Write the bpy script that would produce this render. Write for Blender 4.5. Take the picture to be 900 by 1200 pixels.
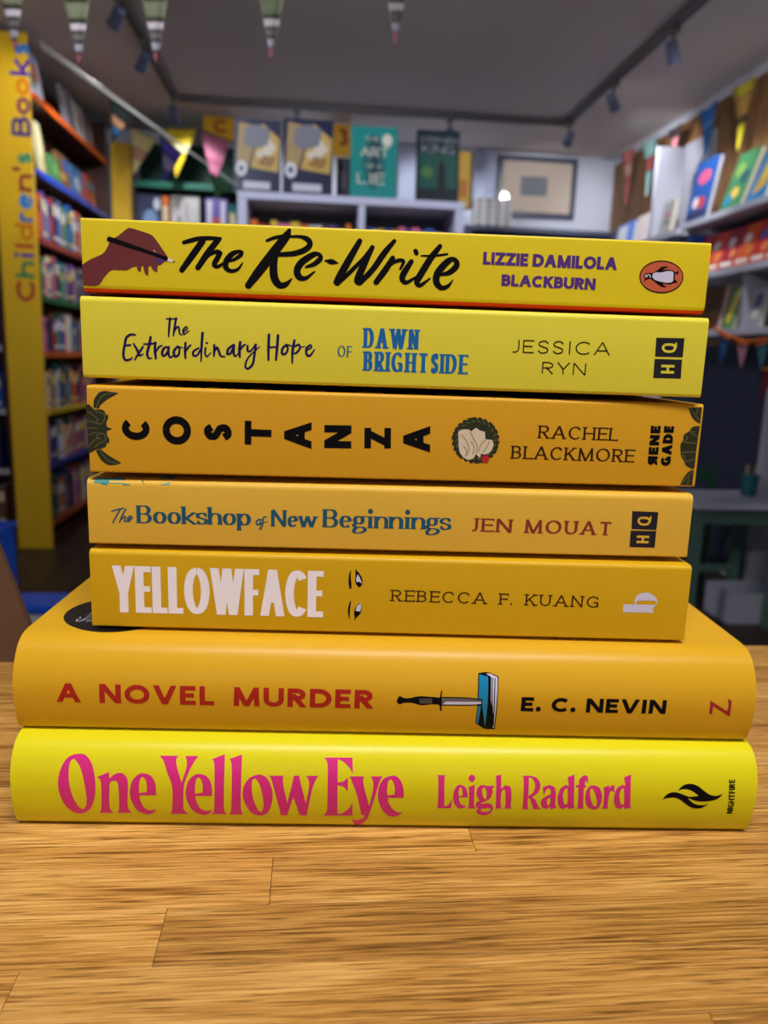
import bpy, math, random
from mathutils import Vector, Matrix
from mathutils.geometry import tessellate_polygon
random.seed(7)
for o in list(bpy.data.objects): bpy.data.objects.remove(o)
SC = bpy.context.scene; COL = SC.collection
R = math.radians

# ---------------------------------------------------------------- camera
EYE = 1.05                                   # eye height above the shop floor
FPX, PITCH, ROLL, PSI = 908.1, R(11.351), R(1.943), R(5.5)
cp, sp, cr, sr = math.cos(PITCH), math.sin(PITCH), math.cos(ROLL), math.sin(ROLL)
def to_room(v):                              # camera-heading axes -> room axes
    c, s = math.cos(PSI), math.sin(PSI)
    return Vector((v[0]*c + v[1]*s, -v[0]*s + v[1]*c, v[2]))
_rt, _up = Vector((1, 0, 0)), Vector((0, sp, cp))
FW = to_room((0, cp, -sp)); RT = to_room(_rt*cr + _up*sr); UP = to_room(_up*cr - _rt*sr)
EYEP = Vector((0, 0, EYE))
cam = bpy.data.cameras.new('camera'); camo = bpy.data.objects.new('camera', cam); COL.objects.link(camo)
m = Matrix((RT, UP, -FW)).transposed().to_4x4(); m.translation = EYEP
camo.matrix_world = m
cam.sensor_fit = 'VERTICAL'; cam.sensor_height = 36.0; cam.sensor_width = 27.0
cam.lens = FPX/1200*36.0
cam.clip_start = 0.01; cam.clip_end = 60
cam.dof.use_dof = True; cam.dof.focus_distance = 0.243; cam.dof.aperture_fstop = 14.0
SC.camera = camo

# ---------------------------------------------------------------- light
w = bpy.data.worlds.new('world'); SC.world = w; w.use_nodes = True
w.node_tree.nodes['Background'].inputs[0].default_value = (0.75, 0.85, 1.0, 1)
w.node_tree.nodes['Background'].inputs[1].default_value = 0.6
SC.view_settings.view_transform = 'Standard'; SC.view_settings.look = 'None'
SC.view_settings.gamma = 1.0; SC.view_settings.use_curve_mapping = False
SC.view_settings.exposure = 0.0
def area(name, loc, look, sx, sy, power, col):
    l = bpy.data.lights.new(name, 'AREA'); l.shape = 'RECTANGLE'; l.size = sx; l.size_y = sy
    l.energy = power; l.color = col
    o = bpy.data.objects.new(name, l); COL.objects.link(o); o.location = loc
    o.rotation_euler = (Vector(look)-Vector(loc)).to_track_quat('-Z', 'Y').to_euler()
    return o
area('added_window_fill', (-0.3, -2.95, 1.75), (-0.3, 0, 1.55), 2.0, 1.3, 4, (0.86, 0.93, 1.0))  # weak fill added behind the camera, placed outside an unseen window
area('counter_light', (0.1, -0.32, 2.43), (0.1, -0.32, 0), 0.9, 0.25, 27, (1.0, 0.975, 0.96))

# ---------------------------------------------------------------- materials
def lin(c): return c/12.92 if c <= 0.04045 else ((c+0.055)/1.055)**2.4
def rgb(*c):
    if len(c) == 1: c = c[0]
    return tuple(lin(x/255) for x in c) + (1,)
MATS = {}
def mat(name, col, rough=0.5, metal=0.0, spec=0.4, bump=0.0, bscale=400, vary=0.0, vscale=60, emit=0):
    if name in MATS: return MATS[name]
    m = bpy.data.materials.new(name); m.use_nodes = True; nt = m.node_tree; b = nt.nodes['Principled BSDF']
    b.inputs['Base Color'].default_value = rgb(col); b.inputs['Roughness'].default_value = rough
    b.inputs['Metallic'].default_value = metal; b.inputs['Specular IOR Level'].default_value = spec
    if emit: b.inputs['Emission Color'].default_value = rgb(col); b.inputs['Emission Strength'].default_value = emit
    if bump or vary:
        tc = nt.nodes.new('ShaderNodeTexCoord')
    if vary:
        n = nt.nodes.new('ShaderNodeTexNoise'); n.inputs['Scale'].default_value = vscale; n.inputs['Detail'].default_value = 4
        nt.links.new(tc.outputs['Object'], n.inputs['Vector'])
        mx = nt.nodes.new('ShaderNodeMix'); mx.data_type = 'RGBA'
        c = rgb(col); mx.inputs[6].default_value = tuple(x*(1-vary) for x in c[:3])+(1,); mx.inputs[7].default_value = tuple(min(1, x*(1+vary)) for x in c[:3])+(1,)
        nt.links.new(n.outputs['Fac'], mx.inputs[0]); nt.links.new(mx.outputs[2], b.inputs['Base Color'])
    if bump:
        n2 = nt.nodes.new('ShaderNodeTexNoise'); n2.inputs['Scale'].default_value = bscale; n2.inputs['Detail'].default_value = 3
        nt.links.new(tc.outputs['Object'], n2.inputs['Vector'])
        bp = nt.nodes.new('ShaderNodeBump'); bp.inputs['Strength'].default_value = bump; bp.inputs['Distance'].default_value = 0.0005
        nt.links.new(n2.outputs['Fac'], bp.inputs['Height']); nt.links.new(bp.outputs['Normal'], b.inputs['Normal'])
    MATS[name] = m; return m
def cmat(col, rough=0.5, **k):               # a plain painted / printed colour
    return mat('paint_%d_%d_%d_%d' % (*col, int(rough*100)), col, rough, **k)

def wood(name, dark, mid, light, scale=1.0, rough=0.45, ax=0, rnd=True, rows=None, bump=.25):
    """timber with grain along object axis ax, each piece with its own tone and offset"""
    m = bpy.data.materials.new(name); m.use_nodes = True; nt = m.node_tree; b = nt.nodes['Principled BSDF']; N = nt.nodes.new; L = nt.links.new
    tc = N('ShaderNodeTexCoord'); oi = N('ShaderNodeObjectInfo')
    off = N('ShaderNodeVectorMath'); off.operation = 'SCALE'; off.inputs[0].default_value = (7.3, 3.1, 5.7)
    L(oi.outputs['Random'], off.inputs['Scale'])
    ad = N('ShaderNodeVectorMath'); ad.operation = 'ADD'; L(tc.outputs['Object'], ad.inputs[0]); L(off.outputs[0], ad.inputs[1])
    def noise(sc, det, dist=0.0):
        mp = N('ShaderNodeMapping'); s = [sc[1]]*3; s[ax] = sc[0]; mp.inputs['Scale'].default_value = s
        # a slight run-out of the grain
        rot = [0, 0, 0]; rot[2] = 0.07; mp.inputs['Rotation'].default_value = rot
        L(ad.outputs[0], mp.inputs['Vector'])
        n = N('ShaderNodeTexNoise'); n.inputs['Scale'].default_value = 1; n.inputs['Detail'].default_value = det; n.inputs['Distortion'].default_value = dist
        L(mp.outputs[0], n.inputs['Vector']); return n
    big = noise((6*scale, 70*scale), 4, .9); fine = noise((34*scale, 1300*scale), 4, .6); pore = noise((55*scale, 2100*scale), 2, .2)
    r1 = N('ShaderNodeValToRGB'); e = r1.color_ramp.elements
    e[0].position = .36; e[0].color = rgb(dark); e[1].position = .66; e[1].color = rgb(light)
    x = e.new(.5); x.color = rgb(mid)
    mixf = N('ShaderNodeMath'); mixf.operation = 'MULTIPLY_ADD'; L(fine.outputs['Fac'], mixf.inputs[0]); mixf.inputs[1].default_value = .65
    sc2 = N('ShaderNodeMath'); sc2.operation = 'MULTIPLY'; L(big.outputs['Fac'], sc2.inputs[0]); sc2.inputs[1].default_value = .38
    L(sc2.outputs[0], mixf.inputs[2]); L(mixf.outputs[0], r1.inputs['Fac'])
    pr = N('ShaderNodeValToRGB'); pe = pr.color_ramp.elements; pe[0].position = .33; pe[0].color = (.36, .30, .23, 1); pe[1].position = .43; pe[1].color = (1, 1, 1, 1)
    L(pore.outputs['Fac'], pr.inputs['Fac'])
    mu = N('ShaderNodeMix'); mu.data_type = 'RGBA'; mu.blend_type = 'MULTIPLY'; mu.inputs[0].default_value = 1
    L(r1.outputs[0], mu.inputs[6]); L(pr.outputs[0], mu.inputs[7])
    hs = N('ShaderNodeHueSaturation'); mr = N('ShaderNodeMapRange'); mr.inputs[3].default_value = .86; mr.inputs[4].default_value = 1.14
    L(oi.outputs['Random'], mr.inputs[0]); L(mr.outputs[0], hs.inputs['Value']); L(mu.outputs[2], hs.inputs['Color'])
    L(hs.outputs[0], b.inputs['Base Color']); b.inputs['Roughness'].default_value = rough; b.inputs['Specular IOR Level'].default_value = .4
    bp = N('ShaderNodeBump'); bp.inputs['Strength'].default_value = bump; bp.inputs['Distance'].default_value = .0004
    L(pore.outputs['Fac'], bp.inputs['Height']); L(bp.outputs[0], b.inputs['Normal'])
    MATS[name] = m; return m

# ---------------------------------------------------------------- mesh helpers
class MB:
    def __init__(s): s.v = []; s.f = []; s.m = []
    def box(s, x0, x1, y0, y1, z0, z1, mi=0):
        n = len(s.v)
        s.v += [(x, y, z) for z in (z0, z1) for y in (y0, y1) for x in (x0, x1)]
        for f in ((0, 2, 3, 1), (4, 5, 7, 6), (0, 1, 5, 4), (2, 6, 7, 3), (0, 4, 6, 2), (1, 3, 7, 5)):
            s.f.append([n+i for i in f]); s.m.append(mi)
        return s
    def prism(s, poly, z0, z1, mi=0, axes=(0, 1, 2)):   # polygon extruded along axes[2]
        n = len(s.v); k = len(poly)
        for z in (z0, z1):
            for p in poly:
                q = [0, 0, 0]; q[axes[0]] = p[0]; q[axes[1]] = p[1]; q[axes[2]] = z; s.v.append(tuple(q))
        s.f.append([n+i for i in reversed(range(k))]); s.f.append([n+k+i for i in range(k)]); s.m += [mi, mi]
        for i in range(k):
            j = (i+1) % k; s.f.append([n+i, n+j, n+k+j, n+k+i]); s.m.append(mi)
        return s
    def tube(s, path, r, seg=8, mi=0):
        path = [Vector(p) for p in path]; n0 = len(s.v); rs = r if isinstance(r, (list, tuple)) else [r]*len(path)
        for i, p in enumerate(path):
            d = (path[min(i+1, len(path)-1)]-path[max(i-1, 0)]).normalized()
            a = d.orthogonal().normalized() if i == 0 else (pa - d*pa.dot(d)).normalized()
            pa = a; b = d.cross(a)
            for k in range(seg):
                t = 2*math.pi*k/seg; s.v.append(tuple(p + (a*math.cos(t)+b*math.sin(t))*rs[i]))
        for i in range(len(path)-1):
            for k in range(seg):
                a0 = n0+i*seg+k; a1 = n0+i*seg+(k+1) % seg; s.f.append([a0, a1, a1+seg, a0+seg]); s.m.append(mi)
        s.f.append([n0+k for k in reversed(range(seg))]); s.f.append([n0+(len(path)-1)*seg+k for k in range(seg)]); s.m += [mi, mi]
        return s
    def build(s, name, mats, parent=None, bevel=0, smooth=False, loc=None):
        me = bpy.data.meshes.new(name); me.from_pydata(s.v, [], s.f); me.update()
        if not isinstance(mats, (list, tuple)): mats = [mats]
        for x in mats: me.materials.append(x)
        me.polygons.foreach_set('material_index', s.m)
        if smooth: me.polygons.foreach_set('use_smooth', [True]*len(me.polygons))
        return link(name, me, parent, bevel, loc)
def link(name, me, parent=None, bevel=0, loc=None):
    o = bpy.data.objects.new(name, me); COL.objects.link(o)
    if parent: o.parent = parent
    if loc is not None: o.location = loc
    if bevel:
        md = o.modifiers.new('bevel', 'BEVEL'); md.width = bevel; md.segments = 2; md.limit_method = 'ANGLE'
    return o
def empty(name, loc=(0, 0, 0), rz=0):
    o = bpy.data.objects.new(name, None); COL.objects.link(o); o.location = loc; o.rotation_euler = (0, 0, rz); o.empty_display_size = .05; return o
def tag(o, label, cat, group=None):
    o['label'] = label; o['category'] = cat
    if group: o['group'] = group
    return o
def struct(o): o['kind'] = 'structure'; return o

# ---------------------------------------------------------------- pixels -> place (900 x 1200 frame)
def ray(px, py): return FW + RT*((px-450)/FPX) + UP*((600-py)/FPX)
def onY(px, py, Y): d = ray(px, py); return EYEP + d*(Y/d.y)
def onX(px, py, X): d = ray(px, py); return EYEP + d*(X/d.x)
def onZ(px, py, Z): d = ray(px, py); return EYEP + d*((Z-EYE)/d.z)
class Surf:
    """a printed surface in the local axes of its thing: u along, v up, profile y(v) for rounded spines"""
    def __init__(s, obj_mw, prof=None, bands=0):
        s.mw = obj_mw; s.inv = obj_mw.inverted(); s.prof = prof or (lambda v: 0.0); s.bands = bands; s.o = s.inv @ EYEP
    def hit(s, px, py):
        d = (s.inv.to_3x3() @ ray(px, py)); y = 0.0
        for _ in range(6):
            q = s.o + d*((y-s.o.y)/d.y); y = s.prof(q.z)
        return Vector((q.x, q.z))
    def pt(s, u, v, e):
        h = 2e-4; dy = (s.prof(v+h)-s.prof(v-h))/(2*h); n = Vector((0, -1, dy)).normalized()
        return Vector((u, s.prof(v), v)) + n*e
class Top(Surf):                              # a horizontal surface at local height z
    def __init__(s, mw, z, r=0.0): s.mw = mw; s.inv = mw.inverted(); s.o = s.inv @ EYEP; s.z = z; s.bands = 0; s.r = r
    def hit(s, px, py):
        d = s.inv.to_3x3() @ ray(px, py); q = s.o + d*((s.z-s.o.z)/d.z); return Vector((q.x, q.y))
    def pt(s, u, v, e):                       # follows the rounded edge at the spine
        if v >= s.r or s.r <= 0: return Vector((u, v, s.z+e))
        v = max(v, .06*s.r); n = Vector((0, v-s.r, math.sqrt(s.r**2-(s.r-v)**2))).normalized(); return Vector((u, s.r, s.z-s.r))+n*(s.r+e)

def clip(poly, axis, lim, keep_less):
    out = []
    for i in range(len(poly)):
        a, b = poly[i], poly[(i+1) % len(poly)]
        ia = (a[axis] <= lim) == keep_less or a[axis] == lim; ib = (b[axis] <= lim) == keep_less or b[axis] == lim
        if ia: out.append(a)
        if ia != ib:
            t = (lim-a[axis])/(b[axis]-a[axis]); out.append((a[0]+(b[0]-a[0])*t, a[1]+(b[1]-a[1])*t))
    return out
def clipbox(p, x0, x1, y0, y1):
    for ax, lim, kl in ((0, x0, False), (0, x1, True), (1, y0, False), (1, y1, True)):
        if len(p) < 3: return []
        p = clip(p, ax, lim, kl)
    return p if len(p) >= 3 else []

def crom(pts, closed, n=6, corner=52):
    """smooth curve through points, sharp turns stay sharp; points may carry a width"""
    k = len(pts); P = [tuple(p) for p in pts]; D = len(P[0]); out = []
    def ang(i):
        if not closed and (i == 0 or i == k-1): return 180
        a, b, c = P[(i-1) % k], P[i], P[(i+1) % k]
        v1 = Vector((b[0]-a[0], b[1]-a[1])); v2 = Vector((c[0]-b[0], c[1]-b[1]))
        if v1.length < 1e-9 or v2.length < 1e-9: return 0
        return math.degrees(v1.angle(v2))
    C = [ang(i) > corner for i in range(k)]
    for i in range(k if closed else k-1):
        p1, p2 = P[i], P[(i+1) % k]
        p0 = P[(i-1) % k] if not C[i] else tuple(2*a-b for a, b in zip(p1, p2))
        p3 = P[(i+2) % k] if not C[(i+1) % k] else tuple(2*a-b for a, b in zip(p2, p1))
        nn = 1 if (C[i] and C[(i+1) % k]) else n
        for j in range(nn):
            t = j/nn
            out.append(tuple(.5*(2*p1[d]+(p2[d]-p0[d])*t+(2*p0[d]-5*p1[d]+4*p2[d]-p3[d])*t*t+(3*p1[d]-p0[d]-3*p2[d]+p3[d])*t**3) for d in range(D)))
    if not closed: out.append(P[-1])
    return out

class Print:
    """flat ink on a Surf: polygons in (u, v)"""
    def __init__(s, surf, lift=6e-5): s.s = surf; s.polys = []; s.lift = lift; s.k = 0
    def add(s, poly, layer): s.polys.append((poly, layer))
    def fill(s, outer, holes=(), layer=0):
        loops = [[Vector((p[0], p[1], 0)) for p in lp] for lp in (outer, *holes)]; flat = [p for lp in loops for p in lp]
        for t in tessellate_polygon(loops): s.add([(flat[i].x, flat[i].y) for i in t], layer)
    def trace(s, z, loops, layer=0, smooth=True):
        """loops of zoom pixels; z = (x0, y0, scale) of the zoom window"""
        L = []
        for lp in loops:
            pp = crom(lp, True) if smooth else lp
            L.append([s.s.hit(z[0]+p[0]/z[2], z[1]+p[1]/z[2]) for p in pp])
        s.fill(L[0], L[1:], layer); return s
    def blob(s, z, cx, cy, rx, ry=None, layer=0, n=28, rot=0):
        ry = ry or rx; pp = []
        for i in range(n):
            a = 2*math.pi*i/n; x, y = rx*math.cos(a), ry*math.sin(a)
            pp.append((cx+x*math.cos(rot)-y*math.sin(rot), cy+x*math.sin(rot)+y*math.cos(rot)))
        return s.trace(z, [pp], layer, False)
    def stroke(s, z, pts, w=None, layer=0, cap=True, k=1.0):
        """a brush line; each point (x, y, width) in zoom pixels"""
        pts = [(p[0], p[1], (p[2] if len(p) > 2 else w)*k) for p in pts]
        c = crom(pts, False, 5, 100); q = []
        a0 = s.s.hit(z[0]+c[0][0]/z[2], z[1]+c[0][1]/z[2]); sc = (s.s.hit(z[0]+c[0][0]/z[2]+5, z[1]+c[0][1]/z[2])-a0).length/5/z[2]
        for x, y, ww in c:
            h = s.s.hit(z[0]+x/z[2], z[1]+y/z[2]); q.append((h.x, h.y, max(ww, .5)*sc))
        s.ribbon(q, layer, cap)
    def ribbon(s, q, layer=0, cap=False, box=None):
        s.k += 1; lay = layer + (s.k % 9)*.12
        L, Rr = [], []; n = len(q)
        for i in range(n):
            a, b = q[max(i-1, 0)], q[min(i+1, n-1)]; d = Vector((b[0]-a[0], b[1]-a[1]))
            if d.length < 1e-12: d = Vector((1, 0))
            d.normalize(); nn = Vector((-d.y, d.x))*q[i][2]/2
            L.append((q[i][0]+nn.x, q[i][1]+nn.y)); Rr.append((q[i][0]-nn.x, q[i][1]-nn.y))
        for i in range(n-1):
            p = [L[i], Rr[i], Rr[i+1], L[i+1]]
            if box: p = clipbox(p, *box)
            if p: s.add(p, lay)
        if cap:
            for i in (0, n-1):
                s.add([(q[i][0]+q[i][2]/2*math.cos(t*math.pi/5), q[i][1]+q[i][2]/2*math.sin(t*math.pi/5)) for t in range(10)], lay+.06)
    def build(s, name, material, parent, label=None):
        me = bpy.data.meshes.new(name); V = []; F = []
        for poly, lay in s.polys:
            parts = [poly]
            if s.s.bands:
                h = s.s.bands; v0 = min(p[1] for p in poly); v1 = max(p[1] for p in poly); parts = []
                for b in range(math.floor(v0/h), math.floor(v1/h)+1):
                    c = clip(clip(poly, 1, b*h, False) or [], 1, (b+1)*h, True) if len(poly) > 2 else []
                    if len(c) > 2: parts.append(c)
            for c in parts:
                ar = sum(c[i][0]*c[(i+1) % len(c)][1]-c[(i+1) % len(c)][0]*c[i][1] for i in range(len(c)))
                if abs(ar) < 1e-13: continue
                if ar < 0: c = c[::-1]
                F.append(list(range(len(V), len(V)+len(c)))); V += [tuple(s.s.pt(p[0], p[1], s.lift+lay*2.5e-5)) for p in c]
        me.from_pydata(V, [], F); me.update(); me.materials.append(material)
        o = link(name, me, parent)
        if label: o['label'] = label
        return o

# ---------------------------------------------------------------- lettering: pen skeletons drawn with a broad nib
def arc(cx, cy, rx, ry, a0, a1, n=22): return [(cx+rx*math.cos(R(a0+(a1-a0)*i/n)), cy+ry*math.sin(R(a0+(a1-a0)*i/n))) for i in range(n+1)]
def ln(x0, y0, x1, y1, f=''): return ('l', [(x0, y0), (x1, y1)], f)
def cv(p, f=''): return ('c', p, f)
O_ = arc(.5, .5, .5, .5, 90, 450, 36)
S_ = crom([(.97, .80), (.72, .985), (.42, .99), (.10, .86), (.12, .64), (.5, .51), (.88, .38), (.93, .14), (.62, .01), (.30, .01), (.02, .20)], False, 6, 100)
def bowl(x0, y1, y0, x1=1.0):
    r = (y1-y0)/2; k = min(.55, .5)
    return [(x0, y1), (.5, y1)] + arc(.5, (y0+y1)/2, x1-.5, r, 90, -90, 16) + [(x0, y0)]
GL = {  # width, strokes in the unit box; flags: b/t foot and head serifs, r/q tick serifs on arms
 'A': (.96, [ln(0, 0, .5, 1, 'b'), ln(.5, 1, 1, 0, 'b'), ln(.2, .33, .8, .33, 'n')]),
 'B': (.72, [ln(.0, 0, .0, 1, 'bt'), cv(bowl(0, 1, .53, .92)), cv(bowl(0, .53, 0, 1.0))]),
 'C': (.86, [cv(arc(.57, .5, .57, .5, 44, 316, 30), 'r')]),
 'D': (.88, [ln(0, 0, 0, 1, 'bt'), cv([(0, 1), (.38, 1)]+arc(.38, .5, .62, .5, 90, -90, 22)+[(0, 0)])]),
 'E': (.64, [ln(0, 0, 0, 1, 'bt'), ln(0, 1, 1, 1, 'r'), ln(0, .52, .85, .52, 'm'), ln(0, 0, 1, 0, 'q')]),
 'F': (.60, [ln(0, 0, 0, 1, 'bt'), ln(0, 1, 1, 1, 'r'), ln(0, .50, .85, .50, 'm')]),
 'G': (.92, [cv(arc(.54, .5, .54, .5, 46, 330, 30), 'r'), ln(.95, .02, .95, .44, 'N'), ln(.55, .44, 1, .44, 'n')]),
 'H': (.84, [ln(0, 0, 0, 1, 'bt'), ln(1, 0, 1, 1, 'bt'), ln(0, .5, 1, .5, 'n')]),
 'I': (.26, [ln(.5, 0, .5, 1, 'bt')]),
 'J': (.50, [cv([(1, 1), (1, .32)]+arc(.45, .32, .55, .32, 0, -115, 14), 'T')]),
 'K': (.80, [ln(0, 0, 0, 1, 'bt'), ln(.0, .36, .95, 1, 't'), ln(.32, .57, 1, 0, 'b')]),
 'L': (.60, [ln(0, 0, 0, 1, 'bt'), ln(0, 0, 1, 0, 'q')]),
 'M': (1.08, [ln(0.02, 0, .06, 1, 'b'), ln(.04, 1, .5, .0, ''), ln(.5, .0, .96, 1, ''), ln(.94, 1, .98, 0, 'b')]),
 'N': (.86, [ln(0, 0, 0, 1, 'b'), ln(0, 1, 1, 0, ''), ln(1, 0, 1, 1, 't')]),
 'O': (1.0, [cv(O_)]),
 'P': (.66, [ln(0, 0, 0, 1, 'bt'), cv(bowl(0, 1, .46))]),
 'R': (.76, [ln(0, 0, 0, 1, 'bt'), cv(bowl(0, 1, .49, .95)), ln(.42, .49, 1, 0, 'b')]),
 'S': (.66, [cv(S_, 'r')]),
 'T': (.80, [ln(.5, 0, .5, 1, 'b'), ln(0, 1, 1, 1, 'rl')]),
 'U': (.82, [cv([(0, 1), (0, .36)]+arc(.5, .36, .5, .36, 180, 360, 22)+[(1, .36), (1, 1)], 'UT')]),
 'V': (.92, [ln(0, 1, .5, 0, 't'), ln(.5, 0, 1, 1, 't')]),
 'W': (1.32, [ln(0, 1, .26, 0, 't'), ln(.26, 0, .5, 1, ''), ln(.5, 1, .74, 0, ''), ln(.74, 0, 1, 1, 't')]),
 'X': (.85, [ln(0, 0, 1, 1, 'bt'), ln(0, 1, 1, 0, 'bt')]),
 'Y': (.86, [ln(0, 1, .5, .42, 't'), ln(.5, .42, 1, 1, 't'), ln(.5, 0, .5, .45, 'b')]),
 'Z': (.78, [ln(0, 1, 1, 1, 'l'), ln(0, 0, 1, 1, ''), ln(0, 0, 1, 0, 'q')]),
 '3': (.62, [cv(arc(.42, .75, .5, .25, 140, -90, 18)), cv(arc(.45, .26, .55, .26, 90, -140, 18))]),
 '.': (.22, [('d', [(.5, 0)], '')]), ' ': (.36, []), "'": (.2, [ln(.5, .78, .5, 1, '')]),
}
GL['\u042f'] = (.76, [(k, [(1-x, y) for x, y in p], f) for k, p, f in GL['R'][1]])     # R turned round
def lower(ch, T, t, xh, desc):
    """lower-case skeletons in absolute units of the cap height; width given before fitting"""
    i = T/2; j = t/2; a = xh-j
    def ring(w): return arc(w/2, xh/2, w/2-i, xh/2-j, 90, 450, 32)
    if ch == 'o': w = .62; return w, [cv(ring(w))]
    if ch == 'e': w = .58; return w, [cv([(i, xh*.54), (w-i, xh*.54)]), cv(arc(w/2, xh/2, w/2-i, xh/2-j, 5, 318, 30))]
    if ch == 'k': w = .64; return w, [ln(i, 0, i, 1, 'bf'), ln(i, xh*.33, w-.08, xh, 't'), ln(i+.12, xh*.5, w-i*.6, 0, 'b')]
    if ch == 's': w = .48; return w, [cv([(j+(w-2*j)*x, j+(xh-2*j)*y) for x, y in S_], 'r')]
    if ch in 'hn': w = .64; top = 1 if ch == 'h' else xh; return w, [ln(i, 0, i, top, 'bf'), cv([(i, xh*.62)]+arc(w/2+.02, xh*.62, w/2-i-.02, xh*.38-j, 150, 0, 16)+[(w-i, 0)], 'B')]
    if ch == 'r': w = .42; return w, [ln(i, 0, i, xh, 'bf'), cv(arc(w*.62, xh*.62, w*.62-i, xh*.38-j, 165, 60, 10))]
    if ch == 'p': w = .64; return w, [ln(i, -desc, i, xh, 'bf'), cv(arc(w/2+.02, xh/2, w/2-i-.02, xh/2-j, 160, -160, 26))]
    if ch == 'd': w = .64; return w, [ln(w-i, 0, w-i, 1, 'bf'), cv(arc(w/2-.02, xh/2, w/2-i-.02, xh/2-j, 20, 340, 26))]
    if ch == 'g': w = .6; return w, [cv(arc(w*.45, xh*.66, w*.45-i, xh*.34-j, 90, 450, 26)), cv([(w*.6, xh*.92), (w, xh*.98)]),
                                    cv(crom([(w*.22, xh*.38), (w*.08, xh*.2), (w*.3, xh*.08), (w*.75, xh*.04), (w*.93, -desc*.4), (w*.6, -desc+j), (w*.2, -desc+j), (i*.7, -desc*.45), (w*.3, xh*.05)], False, 6, 120))]
    if ch == 'i': w = .30; return w, [ln(w/2, 0, w/2, xh, 'bf'), ('d', [(w/2, .94)], '')]
    if ch == 'l': w = .28; return w, [ln(w/2, 0, w/2, 1, 'bf')]
    if ch == 'w': w = .92; return w, [ln(i*.6, xh, w*.28, 0, 't'), ln(w*.28, 0, w*.5, xh, ''), ln(w*.5, xh, w*.74, 0, ''), ln(w*.74, 0, w-i*.3, xh, 't')]
    raise KeyError(ch)
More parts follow.
